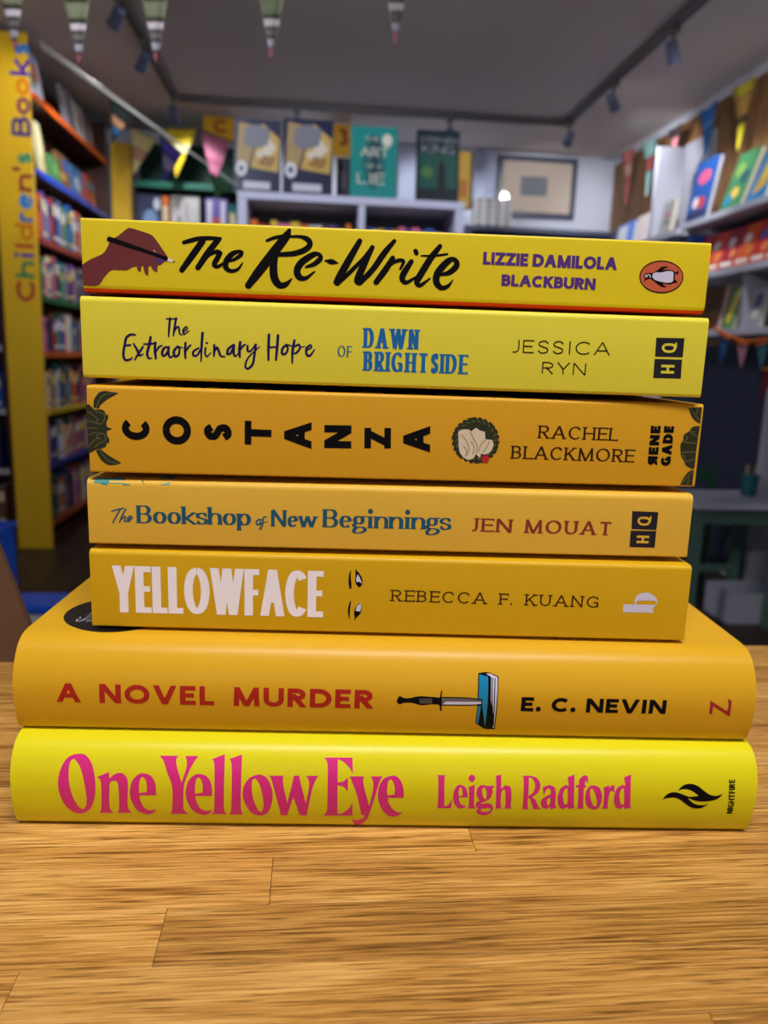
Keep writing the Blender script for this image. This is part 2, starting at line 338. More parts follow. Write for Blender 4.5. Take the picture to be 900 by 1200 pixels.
def text(pr, s, p0, p1, pt, T=.15, t=None, nib=0, track=.08, serif=0, sth=.05, tick=0, xh=.68, desc=.28, space=.36, layer=0, only=None, ital=0):
    """set s between the baseline pixels p0..p1 with the cap height reaching pixel pt"""
    t = t or T; A = pr.s.hit(*p0); B = pr.s.hit(*p1); C = pr.s.hit(*pt)
    ex = (B-A); W = ex.length; ex.normalize(); ey = Vector((-ex.y, ex.x)); H = (C-A).dot(ey)
    if H < 0: ey = -ey; H = -H
    W /= H; ws = []
    for ch in s:
        if ch == ' ': ws.append(space)
        elif ch.islower(): ws.append(lower(ch, T, t, xh, desc)[0])
        else: ws.append(GL[ch][0])
    sx = (W-track*(len(s)-1))/sum(ws); x = 0
    def nw(d):
        a = math.atan2(d[1], d[0])-nib; return math.hypot(T*math.sin(a), t*math.cos(a))
    def put(q, box):
        P2 = Print(pr.s); P2.k = pr.k; P2.ribbon(q, layer, False, box); pr.k = P2.k
        for poly, lay in P2.polys:
            pr.add([tuple(A+(ex*(X+x0+ital*Y)+ey*Y)*H) for X, Y in poly], lay)
    for idx, ch in enumerate(s):
        w = ws[idx]*sx; x0 = x; x += w+track
        if ch == ' ' or (only is not None and idx != only): continue
        low = ch.islower()
        strokes = lower(ch, T/sx if T/sx < .3 else .3, t, xh, desc)[1] if low else GL[ch][1]
        inx = T/2 if not serif else max(T/2, serif*.42); box = None if (low or serif) else (0, w, 0, 1)
        for kind, pts, fl in strokes:
            if low: P = [(px*sx, py) for px, py in pts]
            elif kind == 'c': P = [(inx+px*(w-2*inx) if w > 2*inx else w/2, t/2+py*(1-t)) for px, py in pts]
            else: P = [((inx+px*(w-2*inx)) if w > 2*inx else w/2, py if abs(pts[0][1]-pts[1][1]) > .02 else t/2+py*(1-t)) for px, py in pts] if kind == 'l' else [(w/2, 0)]
            if kind == 'd':
                r = T*.62; cy = P[0][1]+r if not low else P[0][1]; 
                put([(P[0][0]-r+2*r*i/12, cy, 2*math.sqrt(max(1e-6, r*r-(r-2*r*i/12)**2))) for i in range(13)], None); continue
            if kind == 'l':
                d = Vector((P[1][0]-P[0][0], P[1][1]-P[0][1])).normalized(); wd = nw(d)
                if not low and not serif and 'n' not in fl and abs(d.y) > .1:
                    e = wd*.9; P = [(P[0][0]-d.x*e, P[0][1]-d.y*e), (P[1][0]+d.x*e, P[1][1]+d.y*e)] if ch != 'Y' or abs(d.x) < .01 else [(P[0][0]-d.x*e, P[0][1]-d.y*e), P[1]] if P[0][1] > P[1][1] else [P[0], (P[1][0]+d.x*e, P[1][1]+d.y*e)]
                    if 'N' in fl: P[0] = (P[0][0], pts[0][1]); P[1] = (P[1][0], pts[1][1])
                elif not low and abs(d.y) <= .1 and 'n' not in fl and ch not in 'EFLA':
                    P = [(P[0][0]-T, P[0][1]), (P[1][0]+T, P[1][1])] if not serif else P
                elif not low and abs(d.y) <= .1 and ch in 'EFL':
                    P = [P[0], (P[1][0]+inx*.9, P[1][1])]
                q = [(a, b, wd) for a, b in P]
            else:
                q = []
                for i in range(len(P)):
                    a, b = P[max(0, i-1)], P[min(len(P)-1, i+1)]
                    q.append((P[i][0], P[i][1], nw((b[0]-a[0], b[1]-a[1]))))
                if 'U' in fl or 'T' in fl: q[0] = (q[0][0], 1, q[0][2]); 
                if 'U' in fl: q[-1] = (q[-1][0], 1, q[-1][2])
            put(q, box)
            if serif:
                def bar(xx, yy, l=serif): put([(xx-l/2, yy, sth), (xx+l/2, yy, sth)], None)
                ends = [(q[0][0], q[0][1]), (q[-1][0], q[-1][1])]; lo, hi = sorted(ends, key=lambda e: e[1])
                if 'b' in fl: bar(lo[0], lo[1]+sth/2)
                if 't' in fl: bar(hi[0], hi[1]-sth/2)
                if 'f' in fl: bar(hi[0]-T*.35, hi[1]-sth/2, serif*.75)
                if 'B' in fl: bar(q[-1][0], sth/2)
                if 'U' in fl: bar(q[0][0], 1-sth/2); bar(q[-1][0], 1-sth/2)
                elif 'T' in fl: bar(q[0][0], 1-sth/2)
                if tick:
                    if 'r' in fl:
                        e = q[0] if kind == 'c' else q[-1]; put([(e[0], e[1]+t/2, t*1.2), (e[0], e[1]-tick, t*.8)], None)
                        if kind == 'c' and ch in 'SCs': e = q[-1]; put([(e[0], e[1]-t/2, t*1.0), (e[0], e[1]+tick*.8, t*.8)], None) if ch != 'C' else None
                    if 'l' in fl: e = q[0]; put([(e[0], e[1]+t/2, t*1.2), (e[0], e[1]-tick, t*.8)], None)
                    if 'q' in fl: e = q[-1]; put([(e[0], e[1]-t/2, t*1.2), (e[0], e[1]+tick, t*.8)], None)
                    if 'm' in fl: e = q[-1]; put([(e[0], e[1]-tick*.6, t), (e[0], e[1]+tick*.6, t)], None)
    return pr

# ================================================================ the room
CZ = 2.5; XL, XR, YF, YB = -2.6, 2.15, -2.6, 5.8
wall_m = mat('wall_paint', (205, 208, 222), .8, vary=.03, vscale=3)
ceil_m = mat('ceiling_paint', (224, 214, 210), .9, vary=.03, vscale=2)
struct(MB().box(XL-.1, XR+.1, YB, YB+.1, 0, CZ).build('wall_back', wall_m))
struct(MB().box(XR, XR+.1, YF, YB, 0, CZ).build('wall_right', wall_m))
struct(MB().box(XL-.1, XL, YF, YB, 0, CZ).build('wall_left', wall_m))
wf = MB(); wx0, wx1, wz0, wz1 = -1.3, .7, 1.1, 2.4
wf.box(XL-.1, wx0, YF-.1, YF, 0, CZ); wf.box(wx1, XR+.1, YF-.1, YF, 0, CZ); wf.box(wx0, wx1, YF-.1, YF, 0, wz0); wf.box(wx0, wx1, YF-.1, YF, wz1, CZ)
struct(wf.build('wall_front', wall_m))
win = struct(empty('added_window_1', ((wx0+wx1)/2, YF-.05, wz0)))  # unseen window, added to give the fill light an opening
fr = MB(); hw = (wx1-wx0)/2; hh = wz1-wz0
for x in (-hw, -.03, hw-.06): fr.box(x, x+.06, -.03, .03, 0, hh)
for z in (0, hh-.06): fr.box(-hw, hw, -.03, .03, z, z+.06)
white_p = mat('white_gloss_paint', (225, 226, 232), .4)
fr.build('window_frame', white_p, win)
gm = bpy.data.materials.new('window_glass'); gm.use_nodes = True; nt = gm.node_tree; nt.nodes.remove(nt.nodes['Principled BSDF'])
tr = nt.nodes.new('ShaderNodeBsdfTransparent'); gl = nt.nodes.new('ShaderNodeBsdfGlossy'); gl.inputs['Roughness'].default_value = .02
mx = nt.nodes.new('ShaderNodeMixShader'); mx.inputs[0].default_value = .07
nt.links.new(tr.outputs[0], mx.inputs[1]); nt.links.new(gl.outputs[0], mx.inputs[2]); nt.links.new(mx.outputs[0], nt.nodes['Material Output'].inputs[0])
for x in (-hw+.06, .03): MB().box(x, x+hw-.09, -.004, .004, .06, hh-.06).build('pane', gm, win)
struct(MB().box(XL-.1, XR+.1, YF-.1, YB+.1, CZ, CZ+.08).build('ceiling', ceil_m))
fl = struct(empty('floor', (0, 0, 0)))
floor_m = wood('dark_floorboards', (40, 30, 24), (58, 45, 37), (80, 64, 52), .35, .45, ax=1)
MB().box(XL, XR, YF, YB, -.06, -.022).build('subfloor', cmat((30, 24, 20)), fl)
pw = .158; n = 0; meshes = {}
xx = XL
while xx < XR:
    yy = YF - (n*0.61 % 1.4)
    while yy < YB:
        a, b = max(yy, YF), min(yy+1.4, YB)
        if b-a > .02:
            key = (round(b-a, 3), round(min(pw, XR-xx), 3))
            if key not in meshes:
                meshes[key] = MB().box(0, key[1]-.003, 0, key[0]-.003, -.021, 0)
                q = meshes[key].build('plank', floor_m, fl, loc=(xx, a, 0)); meshes[key] = q.data
            else: link('plank', meshes[key], fl, loc=(xx, a, 0))
        yy += 1.4
    xx += pw; n += 1

# ================================================================ counter
TOPZ = EYE-.1521
oak = wood('oak_worktop', (124, 80, 32), (192, 138, 66), (224, 176, 100), 1.0, .36)
wt = tag(empty('worktop', (0, .09, TOPZ)), 'oiled oak block worktop of narrow staves under the book stack', 'worktop')
joints = {-1: onZ(552, 980, EYE-.1521).x, 0: -.010, 1: -.038, 2: -.070, 3: .097}          # butt joints read from the photograph, row 0 = 194..215 mm
row0 = .1935; RW = .0212; cache = {}
for k in range(-12, 16):                                     # k counts rows toward the far edge from row 0
    y0 = row0 + k*RW; y1 = min(y0+RW, .391)
    if y0 >= .389: continue
    j = joints.get(-k, ((k*37) % 29)/29*.36-.18); LEN = .38
    x = j - LEN*math.ceil((j+.95)/LEN)
    while x < .95:
        a, b = max(x, -.95), min(x+LEN, .95)
        if b-a > .01:
            key = (round(b-a, 4), round(y1-y0, 4)); g = .00007
            if key not in cache:
                o = MB().box(g, b-a-g, g, y1-y0-g, -.038, 0).build('stave', oak, wt, bevel=.00012, loc=(a, y0-.09, 0)); cache[key] = o.data
            else: link('stave', cache[key], wt, bevel=.00012, loc=(a, y0-.09, 0))
        x += LEN
cab = tag(empty('counter_unit', (0, .12, 0)), 'wooden shop counter unit carrying the oak worktop', 'counter')
pan = wood('counter_timber', (88, 56, 28), (120, 80, 42), (150, 104, 60), .4, .5, ax=2)
for i in range(10):
    MB().box(-.9+i*.18+.001, -.9+i*.18+.179, .20, .22, .06, TOPZ-.0385).build('panel', pan, cab)
MB().box(-.9, .9, -.17, .20, .06, .08).box(-.9, -.88, -.17, .2, .08, TOPZ-.0385).box(.88, .9, -.17, .2, .08, TOPZ-.0385).build('carcass', pan, cab)
MB().box(-.88, .88, -.12, .19, 0, .06).build('plinth', cmat((30, 26, 24)), cab)

# ================================================================ the stack of books
paper = mat('book_pages', (226, 216, 190), .85, vary=.12, vscale=900)
def paperback(px, ymm, yaw, zt, zb, L, dep, rad_t, rad_b, rear_drop, cols, label, grp='yellow books in the stack'):
    """zt, zb relative to the eye. cols = spine, top cover, bottom cover materials"""
    r = to_room((px, ymm, 0)); base = EYE+zb; T = zt-zb
    o = tag(empty('paperback_book', (r.x, r.y, base), yaw-PSI), label, 'book', grp)
    mw = Matrix.Translation(o.location) @ Matrix.Rotation(yaw-PSI, 4, 'Z')
    def profile(i):                                        # i = inset of the inner face of the cover
        rb, rt_ = max(rad_b-i, 1e-5), max(rad_t-i, 1e-5); d = dep
        slope = lambda y: -rear_drop*max(0, (y-.004))/(d-.004)
        P = [(d, slope(d)+i), (.02, slope(.02)+i), (rad_b+.0001, i)]
        P += [(rad_b-rb*math.sin(R(a)), rad_b-rb*math.cos(R(a))) for a in range(10, 91, 16)]
        P += [(i, T*.5)]
        P += [(rad_t-rt_*math.cos(R(a)), T-rad_t+rt_*math.sin(R(a))) for a in range(0, 91, 15)]
        P += [(.02, T-i), (d, T-i)]
        return P
    A, Bp = profile(0), profile(.00045); k = len(A); me = MB(); h = L/2
    for x in (-h, h):
        me.v += [(x, y, z) for y, z in A]; me.v += [(x, y, z) for y, z in Bp]
    for i in range(k-1):
        z = (A[i][1]+A[i+1][1])/2; y = (A[i][0]+A[i+1][0])/2
        mi = 1 if (z > T-rad_t*.5 and y > rad_t*.6) else 2 if (z < rad_b*.55) else 0
        me.f.append([i, i+1, 2*k+i+1, 2*k+i]); me.m.append(mi)                # outside
        me.f.append([k+i+1, k+i, 3*k+i, 3*k+i+1]); me.m.append(3)              # inside
        me.f.append([i+1, i, k+i, k+i+1]); me.m.append(3)
        me.f.append([2*k+i, 2*k+i+1, 3*k+i+1, 3*k+i]); me.m.append(3)
    for e in (0, k-1): me.f.append([e, 2*k+e, 3*k+e, k+e] if e else [e, k+e, 3*k+e, 2*k+e]); me.m.append(3)
    c = me.build('cover', [cols[0], cols[1], cols[2], mat('cover_card', (236, 226, 196), .7)], o)
    md = c.modifiers.new('n', 'WEIGHTED_NORMAL') if False else None
    for p in c.data.polygons:
        if p.material_index != 3: p.use_smooth = True
    try: c.data.set_sharp_from_angle(angle=R(32))
    except Exception: pass
    pb = MB(); ins = .0006
    Q = [(dep-.0008, -rear_drop+ins), (.004, ins), (.0011, max(rad_b, .001)), (.0011, T-max(rad_t, .001)), (.004, T-ins), (dep-.0008, T-ins)]
    pb.prism(Q, -h+.0006, h-.0006, axes=(1, 2, 0)); pb.build('page_block', paper, o)
    def prof(v):
        if v < rad_b: return rad_b-math.sqrt(max(0, rad_b**2-(rad_b-max(v, 0))**2))
        if v > T-rad_t: return rad_t-math.sqrt(max(0, rad_t**2-(min(v, T)-T+rad_t)**2))
        return 0.0
    return o, Surf(mw, prof, .0015 if False else 0), Top(mw, T, rad_t), T
def hardback(px, ymm, yaw, zb, prof_pts, L, dep, cols, label, grp='yellow books in the stack'):
    r = to_room((px, ymm, 0)); base = EYE+zb
    o = tag(empty('hardback_book', (r.x, r.y, base), yaw-PSI), label, 'book', grp)
    mw = Matrix.Translation(o.location) @ Matrix.Rotation(yaw-PSI, 4, 'Z')
    S = crom([(a/1000, b/1000) for a, b in prof_pts], False, 7, 80); T = S[-1][1]; h = L/2
    def shell(off, x0, x1, name, mats_, d0):
        A = [(d0, off)]+[(y, z) for y, z in S]+[(d0, T-off)]
        A = [(d0, off)] + [(y + off*(1 if 0 < z < T else 1), min(max(z, off), T-off)) for y, z in S] + [(d0, T-off)]
        i2 = off+.0022 if name == 'case' else off+.0003
        B = [(d0, i2)] + [(y+(i2-off), min(max(z, i2), T-i2)) for y, z in S] + [(d0, T-i2)]
        # inner profile follows the outer one
        k = len(A); me = MB()
        for x in (x0, x1): me.v += [(x, y, z) for y, z in A]; me.v += [(x, y, z) for y, z in B]
        for i in range(k-1):
            me.f += [[i, i+1, 2*k+i+1, 2*k+i], [k+i+1, k+i, 3*k+i, 3*k+i+1], [i+1, i, k+i, k+i+1], [2*k+i, 2*k+i+1, 3*k+i+1, 3*k+i]]; me.m += [0, 1, 1, 1]
        me.f += [[0, k, 3*k, 2*k], [k-1, 3*k-1, 4*k-1, 2*k-1]]; me.m += [1, 1]
        c = me.build(name, mats_, o)
        for p in c.data.polygons: p.use_smooth = True
        try: c.data.set_sharp_from_angle(angle=R(40))
        except Exception: pass
    shell(0, -h, h, 'dust_jacket', [cols[0], mat('jacket_paper', (238, 234, 222), .6)], dep)
    shell(.0004, -h+.0004, h-.0004, 'case', [cols[1], cols[1]], dep-.0006)
    pb = MB().prism([(dep-.004, .003), (.012, .003), (.008, T/2), (.012, T-.003), (dep-.004, T-.003)], -h+.0035, h-.0035, axes=(1, 2, 0)); pb.build('page_block', paper, o)
    def prof(v):
        v = min(max(v, 0), T)
        for (ya, za), (yb, zb_) in zip(S, S[1:]):
            if za <= v <= zb_ and zb_ > za: return ya+(yb-ya)*(v-za)/(zb_-za)
        return S[-1][0]
    return o, Surf(mw, prof, .0012), Top(mw, T), T

def cover(name, col, rough=.42, bump=.05, bs=900): return mat(name, col, rough, bump=bump, bscale=bs, vary=.015, vscale=40, spec=.22)
y1 = cover('lemon_card', (232, 208, 34)); y2 = cover('pale_lemon_card', (230, 218, 64)); y4 = cover('honey_card', (228, 182, 64))
y5 = cover('mustard_card', (216, 170, 22)); y6 = cover('marigold_jacket', (220, 168, 34), .34); y7 = cover('acid_yellow_jacket', (226, 216, 26), .32)
red_c = cover('vermilion_card', (206, 52, 16), .35); pur_c = cover('violet_card', (120, 50, 150))
# woven cloth-like card of the third book
y3 = mat('ochre_linen_card', (218, 158, 28), .5, spec=.3); nt = y3.node_tree; N = nt.nodes.new; L_ = nt.links.new
tc = N('ShaderNodeTexCoord'); wv = []
for d_ in ('X', 'Z'):
    w_ = N('ShaderNodeTexWave'); w_.wave_type = 'BANDS'; w_.bands_direction = d_; w_.inputs['Scale'].default_value = 560; w_.inputs['Distortion'].default_value = 4; w_.inputs['Detail'].default_value = 3
    L_(tc.outputs['Object'], w_.inputs['Vector']); wv.append(w_)
mm = N('ShaderNodeMath'); mm.operation = 'ADD'; L_(wv[0].outputs['Fac'], mm.inputs[0]); L_(wv[1].outputs['Fac'], mm.inputs[1])
mr = N('ShaderNodeMapRange'); mr.inputs[2].default_value = 2; mr.inputs[3].default_value = 0; mr.inputs[4].default_value = 1; L_(mm.outputs[0], mr.inputs[0])
mx = N('ShaderNodeMix'); mx.data_type = 'RGBA'; mx.inputs[6].default_value = rgb(212, 154, 24); mx.inputs[7].default_value = rgb(226, 170, 32); L_(mr.outputs[0], mx.inputs[0]); L_(mx.outputs[2], nt.nodes['Principled BSDF'].inputs['Base Color'])
bp = N('ShaderNodeBump'); bp.inputs['Strength'].default_value = .12; bp.inputs['Distance'].default_value = .0002; L_(mm.outputs[0], bp.inputs['Height']); L_(bp.outputs[0], nt.nodes['Principled BSDF'].inputs['Normal'])

Z7T, Z6T = -.1222, -.0918                                   # top heights of the two hardbacks
# (x, y, yaw, top, bottom) of each spine fitted to the corners in the photograph; heights relative to the eye
P1 = dict(px=.0024, ymm=.2552, yaw=R(2.32), zt=.0389, zb=.0168)
P2 = dict(px=.0022, ymm=.2513, yaw=R(1.5), zt=.0154, zb=-.0097)
P3 = dict(px=.0046, ymm=.2504, yaw=R(3.4), zt=-.0119, zb=-.0393)
P4 = dict(px=.0033, ymm=.2490, yaw=R(2.35), zt=-.0415, zb=-.0629)
P5 = dict(px=.0037, ymm=.2462, yaw=R(1.5), zt=-.0647, zb=-.0907)
D = .129
b1, s1, t1, T1 = paperback(**P1, L=.198, dep=D, rad_t=.0010, rad_b=.0024, rear_drop=P1['zb']-P2['zt'], cols=(y1, pur_c, red_c), label='lemon yellow paperback with black brush script title and writing hand, topmost of stack')
b2, s2, t2, T2 = paperback(**P2, L=.198, dep=D, rad_t=.0018, rad_b=.0011, rear_drop=P2['zb']-P3['zt'], cols=(y2, y2, y2), label='pale yellow paperback with thin navy handwritten title above blue capitals')
b3, s3, t3, T3 = paperback(**P3, L=.198, dep=D, rad_t=.0012, rad_b=.0006, rear_drop=P3['zb']-P4['zt'], cols=(y3, y3, y3), label='ochre linen textured paperback with turned black capitals and flower wreath on spine')
b4, s4, t4, T4 = paperback(**P4, L=.198, dep=D, rad_t=.0022, rad_b=.0006, rear_drop=P4['zb']-P5['zt'], cols=(y4, y4, y4), label='honey yellow paperback with teal serif title and red author name')
b5, s5, t5, T5 = paperback(**P5, L=.198, dep=D, rad_t=.0016, rad_b=.0004, rear_drop=P5['zb']-Z6T, cols=(y5, y5, y5), label='mustard paperback with bold white condensed title and two drawn eyes')
b6, s6, t6, T6 = hardback(.0039, .2334, R(1.86), -.1222, [(4.2, 0), (3.0, .8), (1.75, 3.4), (.75, 7.2), (.1, 12), (.15, 16), (1.0, 20), (2.8, 24), (5.6, 27.6), (9.5, 29.8), (14.5, 30.4)], .240, .152, (y6, cmat((60, 40, 30))), 'marigold hardback with red capitals and a dagger stabbing a blue book on spine')
b7, s7, t7, T7 = hardback(.0050, .2265, R(2.16), -.15205, [(5.0, 0), (3.5, .9), (2.0, 3.6), (.8, 7.8), (.1, 13), (.1, 17), (.9, 21.3), (2.8, 25.3), (6.0, 28.3), (10.5, 29.5), (15.5, 29.8)], .240, .152, (y7, cmat((50, 45, 40))), 'acid yellow hardback with magenta title lettering, lowest of stack')

ink = mat('black_ink', (14, 12, 16), .6, spec=.08); navy = mat('navy_ink', (30, 20, 84), .55, spec=.1)
# ---------------------------------------------------------------- book 1
Zh = (90, 260, 7.5)
p = Print(s1).trace(Zh, [[(47, 378), (120, 330), (200, 295), (240, 268), (270, 220), (300, 160), (360, 125), (440, 62), (475, 55), (560, 80), (650, 112), (690, 150), (790, 295), (800, 330), (765, 355), (740, 378), (712, 385), (708, 445), (670, 425), (655, 390), (632, 390), (628, 478), (600, 455), (585, 390), (570, 390), (562, 445), (535, 425), (528, 392), (490, 400), (440, 425), (370, 425), (300, 428), (240, 490), (186, 558), (56, 558)]])
p.build('hand_print', mat('maroon_ink', (112, 44, 46), .45), b1, 'maroon hand drawn holding a pen')
p = Print(s1).trace(Zh, [[(265, 145), (280, 133), (320, 140), (700, 275), (805, 312), (795, 348), (680, 300), (300, 180), (270, 158)]], 2).blob(Zh, 856, 348, 7, layer=3)
p.build('pen_print', ink, b1, 'black pen')
Print(s1).trace(Zh, [[(805, 312), (858, 343), (852, 352), (795, 348)]], 2.5, False).trace(Zh, [[(672, 240), (697, 268), (682, 262)]], 2.5, False).build('pen_tip_print', mat('white_ink', (228, 226, 232), .45), b1)
Print(s1).trace(Zh, [[(700, 316), (758, 328), (772, 345), (740, 358), (698, 356)]], 1.5).build('nail_print', mat('violet_ink', (84, 42, 128), .45), b1)
p = Print(s1); Za = (200, 260, 6); Zb = (280, 260, 6); Zc = (380, 265, 5.294)
for z, L in ((Za, [[(92, 145, 24), (140, 132, 28), (200, 118, 28), (280, 115, 26), (350, 118, 20)], [(225, 135, 40), (150, 240, 42), (78, 340, 34)],
                   [(335, 124, 36), (260, 220, 40), (192, 322, 36)], [(225, 285, 14), (270, 235, 20), (320, 210, 26), (348, 218, 34), (325, 262, 34), (306, 300, 32), (330, 315, 24), (378, 288, 16)],
                   [(388, 278, 14), (440, 268, 20), (490, 236, 26), (503, 214, 22), (478, 208, 22), (430, 228, 34), (392, 275, 38), (388, 318, 36), (420, 345, 26), (470, 335, 20), (507, 288, 8)]]),
             (Zb, [[(197, 132, 18), (250, 112, 22), (320, 100, 24)], [(354, 60, 26), (330, 105, 52), (240, 220, 60), (140, 350, 58), (66, 448, 44)],
                   [(365, 104, 16), (430, 104, 20), (480, 122, 34), (500, 155, 36), (470, 193, 36), (390, 222, 34), (285, 230, 28)], [(255, 240, 40), (243, 310, 50), (250, 395, 52), (285, 445, 44), (330, 440, 34), (372, 400, 8)],
                   [(472, 318, 16), (530, 296, 30), (572, 258, 34), (562, 228, 24), (520, 232, 36), (442, 284, 44), (409, 340, 44), (424, 388, 42), (470, 396, 26), (532, 350, 10)], [(606, 273, 10), (645, 280, 34), (665, 283, 30), (696, 291, 8)]]),
             (Zc, [[(220, 93, 30), (150, 215, 40), (82, 338, 40), (82, 354, 32)], [(90, 352, 22), (160, 285, 24), (240, 205, 22), (300, 132, 24)], [(298, 132, 26), (250, 230, 38), (208, 330, 42), (218, 350, 36)], [(220, 352, 30), (300, 270, 32), (370, 170, 34), (435, 92, 22)],
                   [(425, 198, 28), (380, 270, 36), (322, 348, 32)], [(385, 265, 14), (430, 225, 20), (470, 212, 22), (492, 222, 20), (472, 265, 14)], [(540, 220, 28), (495, 290, 36), (484, 328, 32), (510, 350, 24), (575, 312, 10)],
                   [(566, 155, 26), (572, 168, 26)], [(718, 125, 26), (660, 200, 36), (592, 310, 38), (575, 346, 34), (595, 368, 24), (655, 326, 10)], [(602, 184, 9), (680, 184, 14), (763, 174, 12)],
                   [(722, 302, 16), (780, 286, 30), (822, 242, 34), (806, 206, 24), (765, 220, 36), (708, 284, 40), (694, 340, 38), (722, 382, 30), (765, 374, 22), (797, 335, 6)]])):
    for s in L: p.stroke(z, s, k=1.1)
p.build('title_lettering', ink, b1, 'black brush script title')
p = Print(s1); vio = MATS['violet_ink']
text(p, 'LIZZIE DAMILOLA', (565.7, 310), (722.7, 316.6), (565.7, 295), T=.29, t=.25, track=.045, space=.25)
text(p, 'BLACKBURN', (587.3, 335), (697.3, 340), (587.3, 321.3), T=.29, t=.25, track=.045)
p.build('author_lettering', vio, b1, 'violet bold capitals')
Zp = (745, 300, 15)
Print(s1).blob(Zp, 450, 368, 388, 290, n=48).build('badge_rim', ink, b1)
Print(s1).blob(Zp, 450, 368, 370, 266, 1, 48).build('badge_field', mat('orange_ink', (206, 96, 62), .45), b1, 'orange oval publisher badge')
Print(s1).trace(Zp, [[(140, 480), (158, 410), (138, 350), (175, 308), (240, 298), (300, 298), (360, 265), (430, 208), (500, 182), (582, 195), (520, 215), (465, 245), (560, 240), (640, 250), (690, 285), (722, 280), (742, 245), (752, 292), (728, 336), (712, 306), (690, 325), (685, 400), (690, 430), (720, 425), (722, 500), (698, 468), (660, 482), (590, 502), (500, 492), (465, 503), (552, 545), (470, 548), (390, 505), (340, 462), (270, 412), (230, 402), (180, 425)]], 2).blob(Zp, 190, 352, 9, layer=4).build('badge_bird', ink, b1)
Print(s1).trace(Zp, [[(300, 312), (360, 288), (450, 290), (540, 268), (630, 270), (664, 300), (658, 380), (654, 440), (610, 466), (520, 470), (420, 448), (330, 418), (290, 368)]], 3).blob(Zp, 186, 352, 25, layer=3).trace(Zp, [[(203, 318), (245, 326), (268, 370), (256, 392), (238, 350)]], 3).build('badge_white', mat('lavender_white_ink', (214, 212, 240), .45), b1)
# ---------------------------------------------------------------- book 2
p = Print(s2); Za = (135, 365, 7.5); Zb = (250, 380, 6.923)
for z, L in ((Za, [[(450, 65, 10), (545, 65, 10)], [(482, 60, 16), (475, 140, 16), (470, 220, 11)], [(535, 60, 16), (522, 140, 16), (512, 212, 11)], [(515, 185, 9), (545, 135, 12), (560, 145, 14), (567, 192, 12), (588, 206, 9)],
                   [(595, 182, 8), (634, 152, 10), (622, 132, 10), (598, 165, 14), (602, 203, 12), (650, 170, 7)],
                   [(178, 206, 12), (135, 203, 16), (98, 232, 18), (85, 290, 18), (72, 370, 18), (85, 422, 18), (125, 424, 15), (152, 403, 8)], [(90, 298, 13), (135, 295, 14)],
                   [(162, 283, 12), (195, 340, 18), (215, 385, 16), (247, 374, 8)], [(245, 310, 14), (205, 370, 16), (170, 427, 10)], [(312, 225, 18), (298, 300, 20), (281, 370, 18), (295, 410, 16), (320, 410, 8)], [(250, 286, 10), (310, 285, 14), (362, 275, 10)],
                   [(352, 275, 18), (350, 340, 20), (358, 412, 16)], [(358, 355, 11), (385, 312, 14), (412, 300, 9)], [(470, 310, 12), (430, 322, 16), (412, 370, 18), (432, 390, 16), (465, 348, 16), (472, 312, 14)], [(470, 315, 18), (468, 370, 18), (485, 404, 14), (512, 384, 9)],
                   [(550, 305, 14), (516, 350, 18), (524, 398, 16), (556, 382, 16), (566, 330, 14), (548, 306, 12), (595, 320, 7)], [(618, 275, 16), (615, 350, 18), (618, 410, 14)], [(620, 352, 11), (645, 312, 14), (667, 294, 9)],
                   [(735, 320, 12), (690, 350, 16), (687, 385, 16), (720, 385, 14), (752, 332, 14)], [(768, 190, 20), (760, 300, 18), (755, 438, 11)], [(795, 320, 14), (790, 370, 14), (806, 400, 12), (840, 362, 7)], [(802, 275, 13), (810, 278, 13)]]),
             (Zb, [[(8, 168, 15), (8, 215, 16), (5, 258, 12)], [(6, 232, 9), (30, 182, 14), (43, 210, 16), (60, 255, 14), (95, 262, 8)], [(165, 165, 12), (122, 200, 16), (112, 240, 16), (140, 236, 14), (166, 178, 14)], [(168, 170, 16), (165, 230, 16), (176, 262, 12), (204, 238, 7)],
                   [(218, 145, 18), (212, 210, 20), (215, 265, 14)], [(218, 208, 11), (245, 172, 14), (264, 164, 7)], [(278, 175, 14), (280, 215, 16), (305, 215, 12), (342, 165, 11)], [(345, 165, 16), (335, 240, 16), (320, 320, 16), (282, 360, 14), (260, 338, 14), (284, 270, 11), (377, 180, 7)],
                   [(452, 85, 18), (448, 180, 18), (447, 288, 15)], [(525, 90, 18), (518, 190, 18), (508, 288, 15)], [(450, 188, 11), (520, 183, 11)], [(595, 165, 14), (562, 195, 16), (558, 238, 16), (585, 238, 14), (605, 200, 14), (590, 166, 12), (638, 174, 7)],
                   [(658, 130, 16), (643, 220, 18), (640, 315, 10)], [(655, 182, 13), (695, 162, 14), (703, 195, 14), (672, 233, 14), (650, 235, 9)], [(702, 188, 7), (742, 180, 7)], [(750, 216, 8), (795, 187, 12), (788, 164, 10), (757, 195, 16), (757, 243, 16), (785, 254, 14), (821, 205, 8)]])):
    for s in L: p.stroke(z, s, k=1.25)
p.build('script_lettering', navy, b2, 'navy handwritten words')
p = Print(s2)
text(p, 'OF', (395.2, 418), (411.8, 418.8), (395.2, 404.8), T=.15, t=.07, nib=R(15), track=.1, serif=.2, sth=.06, tick=.1)
p.build('small_word_lettering', mat('teal_ink', (20, 104, 138), .45), b2)
p = Print(s2)
text(p, 'DAWN', (425, 407.5), (491, 409.6), (425, 384.2), T=.20, t=.085, nib=R(10), track=.05, serif=.32, sth=.08, tick=.1)
text(p, 'BRIGHTSIDE', (425, 434.4), (547.2, 438.6), (425, 411.6), T=.20, t=.085, nib=R(10), track=.05, serif=.32, sth=.08, tick=.1)
p.build('title_lettering', mat('blue_ink', (0, 104, 172), .45), b2, 'blue capitals')
p = Print(s2)
